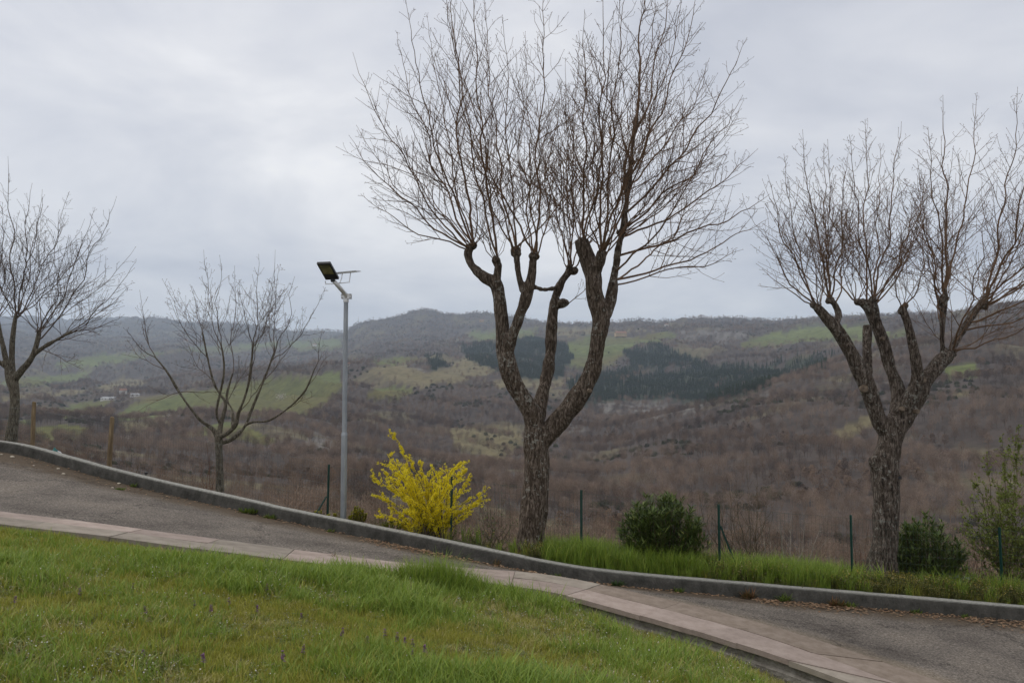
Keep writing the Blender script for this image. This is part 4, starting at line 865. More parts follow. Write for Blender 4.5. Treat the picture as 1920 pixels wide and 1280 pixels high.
# -- the tree at the left edge
A = [
 [(20, 832, 22, 0), (24, 800, 19, 0), (28, 760, 17, 0), (26, 722, 17, 0), (24, 704, 17, 0)],
 [(24, 735, 12, .04), (16, 712, 11, .12), (12, 680, 10, .2), (4, 640, 9, .25), (-6, 590, 7, .3)], [(24, 708, 13, 0), (22, 670, 11, -.05), (24, 630, 9, -.1), (30, 590, 7, -.1)],
 [(26, 712, 15, 0), (40, 695, 13, -.06), (56, 676, 12, -.1), (66, 655, 10, -.12), (74, 620, 7, -.12)], [(60, 668, 9, -.1), (80, 652, 8, -.2), (104, 638, 6.5, -.3), (134, 622, 5, -.35)], [(12, 690, 8, .2), (-20, 660, 8, .1), (-50, 610, 6, 0)],
]
SH = [(74, 622, -.12, 86, 520, .5, 4.2), (74, 622, -.12, 128, 445, -.5, 4.4), (74, 622, -.12, 178, 390, .1, 4.6), (70, 640, -.12, 218, 370, -.2, 5), (80, 652, -.2, 255, 490, .2, 4.6), (104, 638, -.3, 240, 540, -.6, 4), (134, 622, -.35, 232, 590, 0, 3.6), (30, 592, -.1, 15, 295, .1, 5.5), (30, 592, -.1, 60, 345, -.7, 4.8), (30, 592, -.1, 80, 370, .7, 4.6), (28, 600, -.1, 130, 360, 1.1, 4.4), (-6, 592, .3, -30, 330, .4, 5), (-6, 592, .3, 5, 380, 1.2, 4.6), (-6, 592, .3, -70, 400, 1, 4.6), (-50, 612, 0, -110, 470, -.4, 4.4), (-50, 612, 0, -60, 420, -.9, 4.4), (104, 638, -.3, 190, 620, .6, 3.6), (66, 655, -.1, 150, 690, -.8, 3)]
HD = [(30, 592, -.1, 8, .6, 1.2, 2.3, 0), (-6, 592, .3, 7, .6, 1.1, 2.2, -.1), (74, 622, -.12, 8, .7, 1, 2, .2), (120, 630, -.33, 5, .9, .7, 1.4, .4), (-45, 618, 0, 5, .7, .9, 1.8, -.3)]
make_tree('leaning_tree', 'bare many-stemmed tree at the left edge behind the wire netting', 15.3, (20, 832), A, M['bark_young'], 0.014, HD, SH, 51, M['twig_grey'], 'bare trees along the kerb', node=0.17, disp=0.005, dens=0.85, tip=0.0019, rscale=0.85, hmul=1.3)
# ------------------------------------------------------------------ solar lamp
M['galv'] = noisy('galvanised_steel', [(0.3, (0.24, 0.26, 0.285)), (0.7, (0.36, 0.385, 0.41))], 14, 4, 0.45, (1, 1, 0.3), spec=0.5, metal=0.55)
M['alu'] = mat('aluminium', (0.58, 0.58, 0.58), 0.4, 0.5, 0.6)
M['black'] = mat('black_housing', (0.016, 0.016, 0.018), 0.45, 0.4)
M['lens'] = noisy('led_lens', [(0.35, (0.06, 0.06, 0.03)), (0.6, (0.15, 0.14, 0.06)), (0.75, (0.24, 0.22, 0.10))], 9, 2, 0.25, spec=0.5)
M['cells'] = mat('solar_cells', (0.012, 0.016, 0.035), 0.2, 0.5)
DL = 12.55
pb = P(643.5, 978, DL); gz = terrain_z(pb.x, pb.y); pt = P(649, 557, DL)
ax_ = Vector((pb.x, DL, 0)); xb = (pb.x + pt.x) / 2
lamp = empty('street_lamp', (xb, DL, gz)); tag(lamp, 'galvanised solar street lamp on a tall round pole beside the yellow shrub', 'street lamp')
zj = P(644, 814, DL).z; zt = pt.z; k = pxm(DL)
def cyl(z0, z1, r0, r1=None, n=20): return [Vector((xb, DL, z0)), Vector((xb, DL, z1))], [r0, r1 or r0], n
mb = MB(); mb.tube(*cyl(gz - 0.3, zj, 5.6 * k)); mb.tube(*cyl(zj - 0.015, zj + 0.03, 5.9 * k, 4.9 * k)); mb.tube(*cyl(zj, zt - 0.04, 4.5 * k, 4.2 * k))
pole = mb.build('pole', M['galv'], lamp, smooth=False)
mb = MB(); mb.tube(*cyl(zt - 0.075, zt - 0.02, 5.2 * k)); mb.box((xb + 0.004, DL - 0.02, zt + 0.012), 19 * k, 0.012, 9.5 * k); mb.box((xb + 0.004, DL + 0.035, zt + 0.012), 19 * k, 0.012, 9.5 * k)
br = mb.build('clamp_bracket', M['alu'], lamp)
for sx in (-7.5, 7.5):
    for sz in (-3, 3):
        mb = MB(); c = Vector((xb + 0.004 + sx * k, DL - 0.026, zt + 0.012 + sz * k)); mb.tube([c, c + Vector((0, -0.014, 0))], [0.009, 0.009], 6); mb.tube([c, c + Vector((0, 0.09, 0))], [0.005, 0.005], 6)
        mb.build('bolt', M['galv'], lamp)
he = P(626, 527, DL - 0.22)
mb = MB(); mb.tube([Vector((xb, DL, zt - 0.06)), Vector((xb, DL - 0.005, zt + 0.03)), Vector((xb, DL, zt)).lerp(he, 0.35) + Vector((0.01, 0, 0.01)), he], [4.1 * k, 4.1 * k, 4.0 * k, 3.8 * k], 16)
mb.build('arm', M['alu'], lamp, smooth=True)
# flat lamp head, lens side turned down towards the road
c00 = P(610.5, 525, DL - 0.24); c10 = P(635.5, 524, DL - 0.24); wv = c10 - c00; bdir = P(593.5, 495, DL - 0.50) - c00; nn = wv.cross(bdir).normalized()
if nn.z > 0: nn = -nn
def slab_on(mb, o_, a, b_, n_, t0, t1, mi=0):
    q = [o_ + n_ * t0, o_ + a + n_ * t0, o_ + a + b_ + n_ * t0, o_ + b_ + n_ * t0]; q += [p + n_ * (t1 - t0) for p in q]
    mb.add(q, [(0, 1, 2, 3), (7, 6, 5, 4), (0, 4, 5, 1), (1, 5, 6, 2), (2, 6, 7, 3), (3, 7, 4, 0)], mi)
mb = MB(); slab_on(mb, c00, wv, bdir, nn, -0.045, 0.0)
for q in range(7): slab_on(mb, c00 + bdir * (0.12 + 0.11 * q) + wv * 0.08, wv * 0.84, bdir * 0.03, nn, -0.06, -0.046)
me = mb.mesh('lamp_head', [M['black']]); bm = bmesh.new(); bm.from_mesh(me); bmesh.ops.recalc_face_normals(bm, faces=bm.faces); bm.to_mesh(me); bm.free()
me.transform(Matrix.Translation(-lamp.location)); head = link('lamp_head', me, lamp); bv = head.modifiers.new('b', 'BEVEL'); bv.width = 0.006; bv.segments = 2
mb = MB(); slab_on(mb, c00 + wv * 0.11 + bdir * 0.36, wv * 0.78, bdir * 0.57, nn, 0.001, 0.005)
mb.v = [(p[0] - lamp.location.x, p[1] - lamp.location.y, p[2] - lamp.location.z) for p in mb.v]; link('lens', mb.mesh('lens', [M['lens']]), head)
mb = MB(); cc = c00 + wv * 0.5 + bdir * 0.1; mb.tube([he + Vector((-.01, 0, -.01)), cc - nn * 0.05], [0.034, 0.03], 12); mb.build('swivel', M['black'], lamp)
# solar panel seen edge-on, on a wire frame
pl, pr = P(622, 512.6, DL - 0.05), P(668, 508, DL - 0.05); wv2 = pr - pl; dv = Vector((0, 0.36, 0.052))
n2 = wv2.cross(dv).normalized(); n2 = n2 if n2.z > 0 else -n2
pan = MB(); slab_on(pan, pl, wv2, dv, n2, -0.012, 0.006); po = pan.build('solar_panel', M['alu'], lamp)
mb = MB(); slab_on(mb, pl + wv2 * 0.04 + dv * 0.05, wv2 * 0.92, dv * 0.9, n2, 0.0075, 0.0095); mb.v = [(p[0] - lamp.location.x, p[1] - lamp.location.y, p[2] - lamp.location.z) for p in mb.v]; link('cells', mb.mesh('cells', [M['cells']]), po)
mb = MB(); q = [P(642, 512, DL), P(640.5, 522, DL), P(637, 530.5, DL), P(626, 532, DL - .1)]; mb.tube(q, [0.006] * 4, 6)
q = [P(657.5, 510, DL), P(655, 529, DL), P(640, 530.8, DL), P(626, 532, DL - .1)]; mb.tube(q, [0.0065] * 4, 6)
q = [P(626, 532, DL - .1), P(611, 532.5, DL - 0.12), P(610, 527, DL - 0.24)]; mb.tube(q, [0.006] * 3, 6); mb.build('panel_frame', M['alu'], lamp)

# ------------------------------------------------------------------ fences
M['green_metal'] = mat('green_coated_steel', (0.012, 0.055, 0.042), 0.5, 0.35)
M['wire'] = mat('green_wire', (0.05, 0.075, 0.06), 0.6, 0.3)
M['wire_grey'] = mat('grey_wire', (0.13, 0.135, 0.13), 0.6, 0.3)
M['post_wood'] = noisy('peeled_post_wood', [(0.3, (0.10, 0.07, 0.042)), (0.55, (0.205, 0.15, 0.088)), (0.75, (0.31, 0.235, 0.145))], 5, 7, 0.85, (6, 6, 0.8), 0.004)
def net(name, pts, hs, dx_, dz_, r_, m, parent):
    """welded wire netting hung between posts (pts: foot points, hs: heights)"""
    mb = MB()
    for a, b_, ha, hb in zip(pts[:-1], pts[1:], hs[:-1], hs[1:]):
        n = max(2, int((b_ - a).length / dx_))
        for i in range(n):
            t_ = i / n; p = a.lerp(b_, t_); h = ha + (hb - ha) * t_; mb.tube([p, p + Vector((0, 0, h))], [r_, r_], 3, False)
        nz = int(max(ha, hb) / dz_)
        for j in range(nz + 1):
            f = j / nz; mb.tube([a + Vector((0, 0, ha * f)), a.lerp(b_, .5) + Vector((0, 0.004, (ha + hb) / 2 * f - 0.006)), b_ + Vector((0, 0, hb * f))], [r_ * (1.5 if j in (0, nz) else 1)] * 3, 3, False)
    return mb.build(name, m, parent)
GP = [(616, 870, 612, 13.0), (847, 893, 843, 12.15), (1090, 918, 1089, 11.75), (1348, 945, 1349, 11.75), (1596, 965, 1597, 11.7), (1875, 988, 1880, 11.65), (2150, 1008, 2158, 11.6)]
tops = [P(u, v, D) for u, v, ub, D in GP]
fence = empty('wire_fence', (tops[3].x, tops[3].y, terrain_z(tops[3].x, tops[3].y))); tag(fence, 'thin wire fence on dark green steel posts behind the kerb', 'fence')
feet = []
for i, tp in enumerate(tops):
    g = terrain_z(tp.x, tp.y); lean = (GP[i][2] - GP[i][0]) * pxm(tp.y) * 0.35; ft = Vector((tp.x + lean, tp.y, g)); feet.append(ft)
    mb = MB(); rot = Vector((tp.x - ft.x, 0, tp.z - g)).to_track_quat('Z', 'Y').to_matrix(); L = tp.z - g + 0.3; c = (ft + tp) / 2 - Vector((0, 0, 0.15))
    mb.box(c, 0.036, 0.005, L, rot); mb.box(c + Vector((0, 0.0185, 0)), 0.005, 0.032, L - 0.004, rot)
    post = mb.build('post', M['green_metal'], fence)
    if i in (0, 3):
        s_ = -1 if i == 0 else 1; a = P(612, 930, 12.97) if i == 0 else P(1351, 985, 11.72); e = P(591, 966, 12.9) if i == 0 else P(1383, 1066, 11.7)
        mb = MB(); dd = (e - a); e2 = a + dd * 1.35; rot = dd.to_track_quat('Z', 'Y').to_matrix(); mb.box((a + e2) / 2, 0.028, 0.005, (e2 - a).length, rot); mb.box((a + e2) / 2 + Vector((0, 0.0145, 0)), 0.005, 0.024, (e2 - a).length - 0.01, rot)
        mb.v = [(p[0] - fence.location.x, p[1] - fence.location.y, p[2] - fence.location.z) for p in mb.v]; link('brace', mb.mesh('brace', [M['green_metal']]), post)
net('wire_netting', [f + Vector((0, 0.03, 0.02)) for f in feet], [(tp.z - f.z) * 0.93 for tp, f in zip(tops, feet)], 0.052, 0.105, 0.0012, M['wire'], fence)

WP = [(-300, 742, -300, 15.9, 9), (-90, 745, -91, 15.5, 9), (64, 754, 63, 15.0, 7.5), (210.5, 783, 206, 14.35, 8.5)]
tops = [P(u, v, D) for u, v, ub, D, w in WP]
wf = empty('netting_fence', (tops[2].x, tops[2].y, terrain_z(tops[2].x, tops[2].y))); tag(wf, 'wire netting fence on round wooden posts behind the kerb at left', 'fence')
feet2 = []
rs = random.Random(3)
for (u, v, ub, D, w), tp in zip(WP, tops):
    g = terrain_z(tp.x, tp.y); ft = Vector((tp.x + (ub - u) * pxm(D), tp.y, g)); feet2.append(ft); r_ = w * pxm(D) / 2; pts = []; rad = []
    for i in range(13):
        t_ = i / 12; pts.append((ft - Vector((0, 0, 0.3))).lerp(tp, t_) + Vector((rs.uniform(-.004, .004), rs.uniform(-.004, .004), 0))); rad.append(r_ * (1.06 - 0.14 * t_) * rs.uniform(0.95, 1.05))
    pts.append(tp + Vector((0.003, 0, 0.008))); rad.append(r_ * 0.75)
    mb = MB(); mb.tube(pts, rad, 12); mb.build('wooden_post', M['post_wood'], wf, smooth=False)
net('wire_netting', [f + Vector((0, 0.05, 0)) for f in feet2] + [feet[0] + Vector((-0.05, 0.06, 0))], [0.0 + (tp.z - f.z) * 0.88 for tp, f in zip(tops, feet2)] + [0.85], 0.05, 0.10, 0.0016, M['wire_grey'], wf)

# ------------------------------------------------------------------ shrubs
def leaf(mb, p, d, ln, w, up=None, mi=0, fold=0.15):
    d = d.normalized(); s_ = d.cross(up or Vector((0, 0, 1)))
    s_ = s_.normalized() if s_.length > 1e-3 else d.orthogonal().normalized()
    n_ = s_.cross(d); m_ = p + d * ln * 0.45 - n_ * fold * w
    mb.add([p, m_ + s_ * w / 2 + n_ * fold * w, p + d * ln - n_ * 0.1 * ln, m_ - s_ * w / 2 + n_ * fold * w, m_], [(0, 1, 4), (1, 2, 4), (2, 3, 4), (3, 0, 4)], mi)
M['forsythia'] = leafy('forsythia_petal', [(0.84, 0.70, 0.012), (0.90, 0.78, 0.02), (0.66, 0.52, 0.01), (0.92, 0.82, 0.08)], 0.6, 0.3)
M['stem'] = noisy('shrub_stem', [(0.3, (0.06, 0.045, 0.03)), (0.7, (0.15, 0.115, 0.075))], 9, 3, 0.85)
M['stem_pale'] = noisy('pale_stem', [(0.3, (0.15, 0.125, 0.10)), (0.7, (0.32, 0.28, 0.235))], 9, 3, 0.85)
M['stem_red'] = noisy('reddish_stem', [(0.3, (0.085, 0.045, 0.032)), (0.7, (0.17, 0.095, 0.065))], 9, 3, 0.85)
M['fresh'] = leafy('fresh_leaf', [(0.15, 0.19, 0.03), (0.19, 0.22, 0.04), (0.11, 0.15, 0.03)], 0.55, 0.35)
M['oleander'] = leafy('oleander_leaf', [(0.05, 0.088, 0.018), (0.08, 0.12, 0.026), (0.11, 0.15, 0.034), (0.06, 0.095, 0.022), (0.17, 0.20, 0.05)], 0.5, 0.2, 0.25)
M['oleander_y'] = leafy('oleander_yellowed', [(0.30, 0.29, 0.08), (0.22, 0.25, 0.06)], 0.5, 0.2)
M['euonymus'] = leafy('golden_leaf', [(0.30, 0.29, 0.02), (0.42, 0.36, 0.02), (0.20, 0.22, 0.02), (0.10, 0.13, 0.02)], 0.5, 0.25)

DF = 12.35
fb = P(806, 1008, DF); g = terrain_z(fb.x, fb.y)
fs_ = empty('forsythia', (fb.x, fb.y, g)); tag(fs_, 'bright yellow forsythia in full bloom between the lamp and the large tree', 'shrub')
ends = [(733, 813, .1), (727, 850, -.3), (745, 862, .4), (716, 880, 0), (698, 898, -.1), (705, 930, .3), (702, 965, -.2), (716, 962, .4), (745, 900, -.5), (760, 878, .2), (770, 893, -.4), (786, 866, 0), (780, 895, .5), (798, 892, -.2), (812, 893, .3), (820, 885, -.5), (830, 872, 0), (838, 890, .5), (848, 880, -.3), (866, 864, .1), (862, 890, -.6), (876, 880, .4), (884, 892, 0), (872, 912, -.4), (922, 912, 0), (912, 926, .3), (895, 945, -.3), (880, 962, .3), (740, 925, .6), (760, 930, -.6), (790, 925, .7), (820, 920, -.7), (850, 925, .6), (728, 905, -.4), (752, 845, .1), (805, 905, 0), (840, 915, -.2), (775, 940, .2), (730, 945, .1), (748, 965, -.3), (765, 900, .3), (790, 945, -.4), (815, 940, .4), (835, 950, -.4), (858, 940, .2), (868, 955, -.1), (722, 870, .2), (738, 885, -.2), (756, 912, .4), (850, 900, .3), (822, 905, .2), (770, 960, -.5), (800, 960, .5), (845, 970, .5)]
st = MB(); fl = MB(); rs = random.Random(77)
def cross_flower(mb, p, d, s_):
    a = d.orthogonal().normalized(); a.rotate(Matrix.Rotation(rs.uniform(0, 6.28), 3, d)); b_ = d.cross(a)
    for e in (a, b_, -a, -b_):
        sd_ = d.cross(e) * s_ * 0.28; mb.add([p, p + e * s_ * 0.6 + sd_ + d * s_ * .2, p + e * s_ + d * s_ * rs.uniform(.1, .5), p + e * s_ * 0.6 - sd_ + d * s_ * .2], [(0, 1, 2, 3)])
for (u, v, dy_) in ends:
    e = P(u, v, DF + dy_); b0 = Vector((fb.x + rs.uniform(-.22, .28), fb.y + rs.uniform(-.15, .15), g - 0.05)); h = e - b0
    c = b0 + Vector((h.x * 0.30, h.y * 0.3, h.z * 0.55)); n = max(6, int(h.length / 0.05)); pts = []
    w1 = Vector((rs.uniform(0, 9), rs.uniform(0, 9), 0))
    for i in range(n + 1):
        t_ = i / n; q = b0 * (1 - t_) ** 2 + c * 2 * t_ * (1 - t_) + e * t_ * t_; pts.append(q + mnoise.noise_vector(q * 5 + w1) * 0.025)
    st.tube(pts, [0.008 * (1 - i / n) + 0.002 for i in range(n + 1)], 5, False)
    subs = [pts]
    for q in range(int(n * 0.55)):
        i = rs.randint(int(n * 0.25), n - 1); d = (pts[min(i + 1, n)] - pts[i - 1]).normalized() + Vector((rs.gauss(0, .55), rs.gauss(0, .55), rs.gauss(.1, .3))); d.normalize(); ln = rs.uniform(0.08, 0.32) * (1.2 - i / n * 0.6)
        sp = [pts[i], pts[i] + d * ln * .5, pts[i] + d * ln + Vector((0, 0, .03 * ln))]; st.tube(sp, [0.003, 0.0025, 0.0015], 3, False); subs.append([sp[0].lerp(sp[2], k_ / 5) for k_ in range(6)])
    for sp in subs:
        for i in range(1, len(sp)):
            if sp is pts and i < n * 0.18: continue
            for q in range(rs.choice((3, 4, 4, 5)) if sp is pts else rs.choice((2, 3, 4, 4))):
                d = Vector((rs.gauss(0, 1), rs.gauss(0, 1), rs.gauss(0, .8))).normalized(); p = sp[i].lerp(sp[i - 1], rs.random()) + d * rs.uniform(0.004, 0.02); cross_flower(fl, p, d, rs.uniform(0.015, 0.024))
st.build('stems', M['stem'], fs_); b_ = fl.build('blossom', M['forsythia'], fs_); tag(b_, kind='stuff')
lf = MB()
for q in range(420):
    a = rs.uniform(0, 6.28); p = Vector((fb.x + rs.uniform(-.5, .5), fb.y + rs.uniform(-.3, .3), g + rs.uniform(0.05, .45))); leaf(lf, p, Vector((math.cos(a), math.sin(a), .5)), rs.uniform(.03, .05), .014)
b_ = lf.build('leaves', M['fresh'], fs_); tag(b_, kind='stuff')
print('flowers', len(fl.f))

def dome_bush(name, label, cat, u, v, D, ru, rv, nst, seed, leafm, ln, lw, stems='stem', yellow=0, per=26, hang=0.0, group=None):
    """many upright stems whose outer part carries leaves: ru, rv are half width and height in photo pixels"""
    b0 = P(u, v, D); g = terrain_z(b0.x, b0.y); rx = ru * pxm(D); h = rv * pxm(D) + (b0.z - g); rs = random.Random(seed)
    root = empty(name, (b0.x, b0.y, g)); tag(root, label, cat, group); st = MB(); lf = MB()
    for i in range(nst):
        a = rs.uniform(0, 6.28); q = math.sqrt(rs.random()); tz = math.sqrt(max(0.02, 1 - (q * 0.93) ** 2)) * rs.uniform(0.8, 1.06)
        e = Vector((b0.x + math.cos(a) * q * rx, b0.y + math.sin(a) * q * rx * 0.8, g + h * max(0.22, tz))); s0 = Vector((b0.x + math.cos(a) * q * rx * 0.28, b0.y + math.sin(a) * q * rx * 0.25, g - 0.05))
        pts = [s0, s0.lerp(e, .5) + Vector((math.cos(a), math.sin(a), 0)) * 0.03, e]; st.tube(pts, [0.007, 0.005, 0.002], 4, False)
        for j in range(per):
            t_ = 1 - rs.random() ** 1.5 * 0.72; p = pts[1].lerp(e, t_ * 2 - 1) if t_ > .5 else s0.lerp(pts[1], t_ * 2); ax = (e - pts[1]).normalized()
            b2 = rs.uniform(0, 6.28); d = Vector((math.cos(b2), math.sin(b2), 0)) * rs.uniform(.5, 1.0) + ax * rs.uniform(.35, 1.0) - Vector((0, 0, hang))
            leaf(lf, p, d, ln * rs.uniform(.65, 1.2), lw * rs.uniform(.8, 1.2), None, 1 if rs.random() < yellow else 0)
    st.build('stems', M[stems], root); o = lf.build('leaves', leafm if isinstance(leafm, list) else [leafm], root); tag(o, kind='stuff'); return root
OL = [M['oleander'], M['oleander_y']]
dome_bush('oleander', 'rounded dark green oleander bush in tall grass left of the braced post', 'bush', 1243, 1052, 12.0, 84, 120, 170, 5, OL, .13, .024, yellow=.02, per=36)
dome_bush('oleander', 'dark green oleander bush directly right of the second maple trunk', 'bush', 1738, 1090, 12.2, 72, 114, 140, 6, OL, .13, .024, yellow=.01, per=34)
dome_bush('golden_shrub', 'small round golden-green bush right beside the foot of the lamp pole', 'bush', 671, 984, 12.45, 17, 33, 40, 7, [M['euonymus']], .03, .018, per=34)
dome_bush('golden_shrub', 'low yellow-green sprig between the lamp pole and the braced fence post', 'bush', 622, 975, 12.75, 11, 12, 12, 8, [M['euonymus']], .028, .016, per=16)
dome_bush('golden_shrub', 'tiny yellow sprig at the foot of the slanting brace near the lamp', 'bush', 597, 968, 12.85, 8, 13, 9, 18, [M['euonymus']], .026, .015, per=14)
dome_bush('golden_shrub', 'low green and yellow bush under the left side of the forsythia', 'bush', 732, 1000, 12.2, 20, 22, 26, 19, [M['euonymus'], M['fresh']], .03, .018, yellow=.5, per=22)

def twiggy(name, label, cat, u, v, D, ends, seed, stm, leafm=None, nleaf=0, lsize=(.03, .015), r0=0.008, spread=0.10, maxl=2, node=0.13, dens=0.9, group=None):
    """loose bush of branching stems, with or without leaves"""
    b0 = P(u, v, D); g = terrain_z(b0.x, b0.y); root = empty(name, (b0.x, b0.y, g)); tag(root, label, cat, group)
    tw = Twigs(seed, 0.0016, node, False); rs = tw.rs
    for (eu, ev, edy) in ends:
        e = P(eu, ev, D + edy); tw.grow(Vector((b0.x + rs.uniform(-spread, spread), b0.y + rs.uniform(-spread, spread), g - 0.04)), e, r0 * rs.uniform(.7, 1.2), 0, None, maxl, dens, 5)
    o = tw.mb.build('stems', [M[stm]], root)
    if leafm:
        lf = MB(); V = tw.mb.v
        for q in range(nleaf):
            p = Vector(V[rs.randrange(len(V))]) + root.location
            if p.z < g + 0.25 and rs.random() < .6: continue
            leaf(lf, p, Vector((rs.gauss(0, 1), rs.gauss(0, 1), rs.gauss(.5, .6))), lsize[0] * rs.uniform(.6, 1.3), lsize[1] * rs.uniform(.7, 1.2))
        q = lf.build('leaves', M[leafm], root); tag(q, kind='stuff')
    return root
twiggy('leafy_shrub', 'tall loose shrub with small fresh green leaves at the right edge', 'shrub', 1905, 1150, 12.6, [(1880, 815, .2), (1910, 800, -.2), (1850, 850, 0), (1828, 890, .3), (1822, 930, -.3), (1845, 960, .4), (1940, 830, .2), (1960, 870, -.3), (1990, 900, .2), (1870, 900, -.5), (1895, 880, .5), (1860, 1000, -.3), (1930, 940, -.5), (1980, 980, .4), (1840, 1040, .2)], 61, 'stem', 'fresh', 13000, (.046, .028), .011, .25)
twiggy('sparse_shrub', 'thin straggly green-leaved shrub between the forsythia and the large trunk', 'shrub', 934, 1030, 12.2, [(905, 950, .1), (920, 930, -.2), (940, 925, .2), (958, 945, 0), (968, 975, .3), (895, 985, -.1), (930, 965, .4), (950, 985, -.3), (878, 1000, .1)], 62, 'stem', 'oleander', 420, (.035, .015), .006, .15, dens=.7)
twiggy('bare_shrub', 'pale grey leafless branching shrub behind the fence between two green posts', 'shrub', 1470, 1075, 13.0, [(1425, 985, 0), (1440, 1000, .3), (1460, 965, -.2), (1485, 960, .2), (1510, 975, 0), (1540, 985, .3), (1555, 1005, -.2), (1500, 1010, .4)], 63, 'stem_pale', None, 0, r0=.018, dens=.75)
twiggy('bare_shrub', 'brown leafless thicket right of the braced green post', 'shrub', 1395, 1075, 13.6, [(1345, 930, 0), (1362, 890, .3), (1380, 900, -.3), (1400, 880, .2), (1420, 905, 0), (1440, 930, .4), (1370, 950, -.4), (1410, 940, .5), (1450, 965, -.2), (1335, 970, .1), (1310, 915, .2)], 64, 'stem', None, 0, r0=.012, spread=.25, dens=1.0)
twiggy('bare_shrub', 'thin reddish bare shoots at the left foot of the small tree', 'shrub', 400, 925, 13.7, [(385, 820, 0), (393, 850, .1), (378, 870, -.1), (404, 880, .1)], 65, 'stem_red', None, 0, r0=.007, dens=.35, spread=.08)
twiggy('bare_shrub', 'thin pale bare shoots at the right foot of the small tree', 'shrub', 432, 930, 13.7, [(455, 885, 0), (440, 880, .1), (462, 905, -.1)], 66, 'stem_pale', None, 0, r0=.006, dens=.4, spread=.06)
twiggy('bare_shrub', 'low brown leafless stems against the left side of the second maple', 'shrub', 1622, 1085, 12.1, [(1600, 1000, 0), (1612, 1020, .2), (1630, 980, .1), (1606, 1050, -.1), (1640, 1030, .2)], 67, 'stem_red', None, 0, r0=.006, dens=.5)
twiggy('bare_shrub', 'brown leafless undergrowth between the right oleander and the last green post', 'shrub', 1830, 1120, 12.5, [(1800, 1040, 0), (1820, 1010, .2), (1840, 1030, -.2), (1855, 1060, .3), (1810, 1070, -.2), (1785, 1060, .3)], 68, 'stem_red', 'scrub', 500, (.03, .016), .007, .25)
twiggy('bare_shrub', 'thin dark bare stems behind the kerb just right of the second wooden post', 'shrub', 254, 893, 14.1, [(248, 855, 0), (255, 866, .1), (262, 872, 0)], 69, 'stem', None, 0, r0=.006, dens=.5, spread=.05)

M['grey_leaf'] = leafy('grey_green_leaf', [(0.20, 0.24, 0.18), (0.26, 0.30, 0.24), (0.15, 0.19, 0.13)], 0.6, 0.2)
dome_bush('broad_leaf_plant', 'pale grey-green broad-leaved plant low on the verge right of the right oleander', 'plant', 1800, 1108, 11.7, 22, 26, 16, 27, [M['grey_leaf']], .10, .06, per=9)
# ------------------------------------------------------------------ verge: tall grass and flowering herbs behind the kerb
vt = []
for k in range(4): vt.append(tuft(80 + k, 30, 0.16, 0.36, 0.0075, 0.07, 0.35).mesh('tall_tuft', [M['g_lush']]))
for k in range(2): vt.append(tuft(90 + k, 26, 0.10, 0.22, 0.006, 0.08, 0.5).mesh('mid_tuft', [M['g_mid']]))
M['herb'] = leafy('herb_leaf', [(0.075, 0.10, 0.025), (0.11, 0.13, 0.03), (0.10, 0.095, 0.035), (0.14, 0.13, 0.04)], 0.6, 0.25)
M['herb_fl'] = leafy('herb_flower', [(0.45, 0.33, 0.03), (0.35, 0.25, 0.05), (0.5, 0.42, 0.25)], 0.7, 0.2)
for k in range(3):
    mb = MB(); rs = random.Random(95 + k)
    for i in range(9):
        a = rs.uniform(0, 6.28); r_ = rs.uniform(0, .09); b0 = Vector((math.cos(a) * r_, math.sin(a) * r_, -.02)); e = b0 + Vector((rs.uniform(-.07, .07), rs.uniform(-.07, .07), rs.uniform(.08, .20))); mb.tube([b0, e], [.002, .0012], 3, False)
        for j in range(10): leaf(mb, b0.lerp(e, rs.uniform(.15, 1)), Vector((rs.gauss(0, 1), rs.gauss(0, 1), rs.gauss(.2, .5))), rs.uniform(.015, .034), rs.uniform(.009, .018))
        for j in range(2):
            p = e + Vector((rs.uniform(-.01, .01), rs.uniform(-.01, .01), 0)); leaf(mb, p, Vector((rs.gauss(0, 1), rs.gauss(0, 1), 1)), .011, .009, None, 1)
    vt.append(mb.mesh('herb_tuft', [M['herb'], M['herb_fl']]))
C_VERGE = proto_coll('verge_tuft_proto', vt)
n = 15000; az = np.random.uniform(math.atan((620 - 960) / F), math.atan((2350 - 960) / F), n); uu = 960 + F * np.tan(az)
rk_ = np.interp(az, caz, r_k); fl_ = np.interp(az, caz, flat); off = np.random.rand(n) ** 0.8 * (fl_ + 0.35) + 0.03; rr_ = rk_ + off
x = np.sin(az) * rr_; y = np.cos(az) * rr_; z = np.array([terrain_z(a, b_) for a, b_ in zip(x, y)])
tall = np.interp(uu, [620, 900, 1020, 1060, 1260, 1330, 1480, 1560, 1600, 2350], [0.05, 0.1, 0.35, 0.95, 0.95, 0.25, 0.55, 0.5, 0.1, 0.15]); dn = np.interp(uu, [620, 960, 1030, 1080, 2350], [0.0, 0.03, 0.45, 0.85, 0.8])
r1_ = np.random.rand(n); r2_ = np.random.rand(n); keep = np.random.rand(n) < dn
ix = np.where(r1_ < tall, (r2_ * 4).astype(int), np.where(r2_ < 0.2, 4 + (r1_ * 2).astype(int) % 2, 6 + (r2_ * 97).astype(int) % 3))
sc2 = np.where(ix < 4, 0.5 + 0.75 * np.random.rand(n) ** 2, 0.4 + 1.0 * np.random.rand(n) ** 2) * np.where(off < 0.15, 0.75, 1)
vg = scatter('verge_grass', np.stack([x, y, z], 1)[keep], sc2[keep], np.random.uniform(0, 6.28, keep.sum()), ix[keep], C_VERGE, np.random.uniform(-.15, .15, (keep.sum(), 2)))
tag(vg, 'tall green grass and flowering herbs on the verge behind the kerb', 'grass')
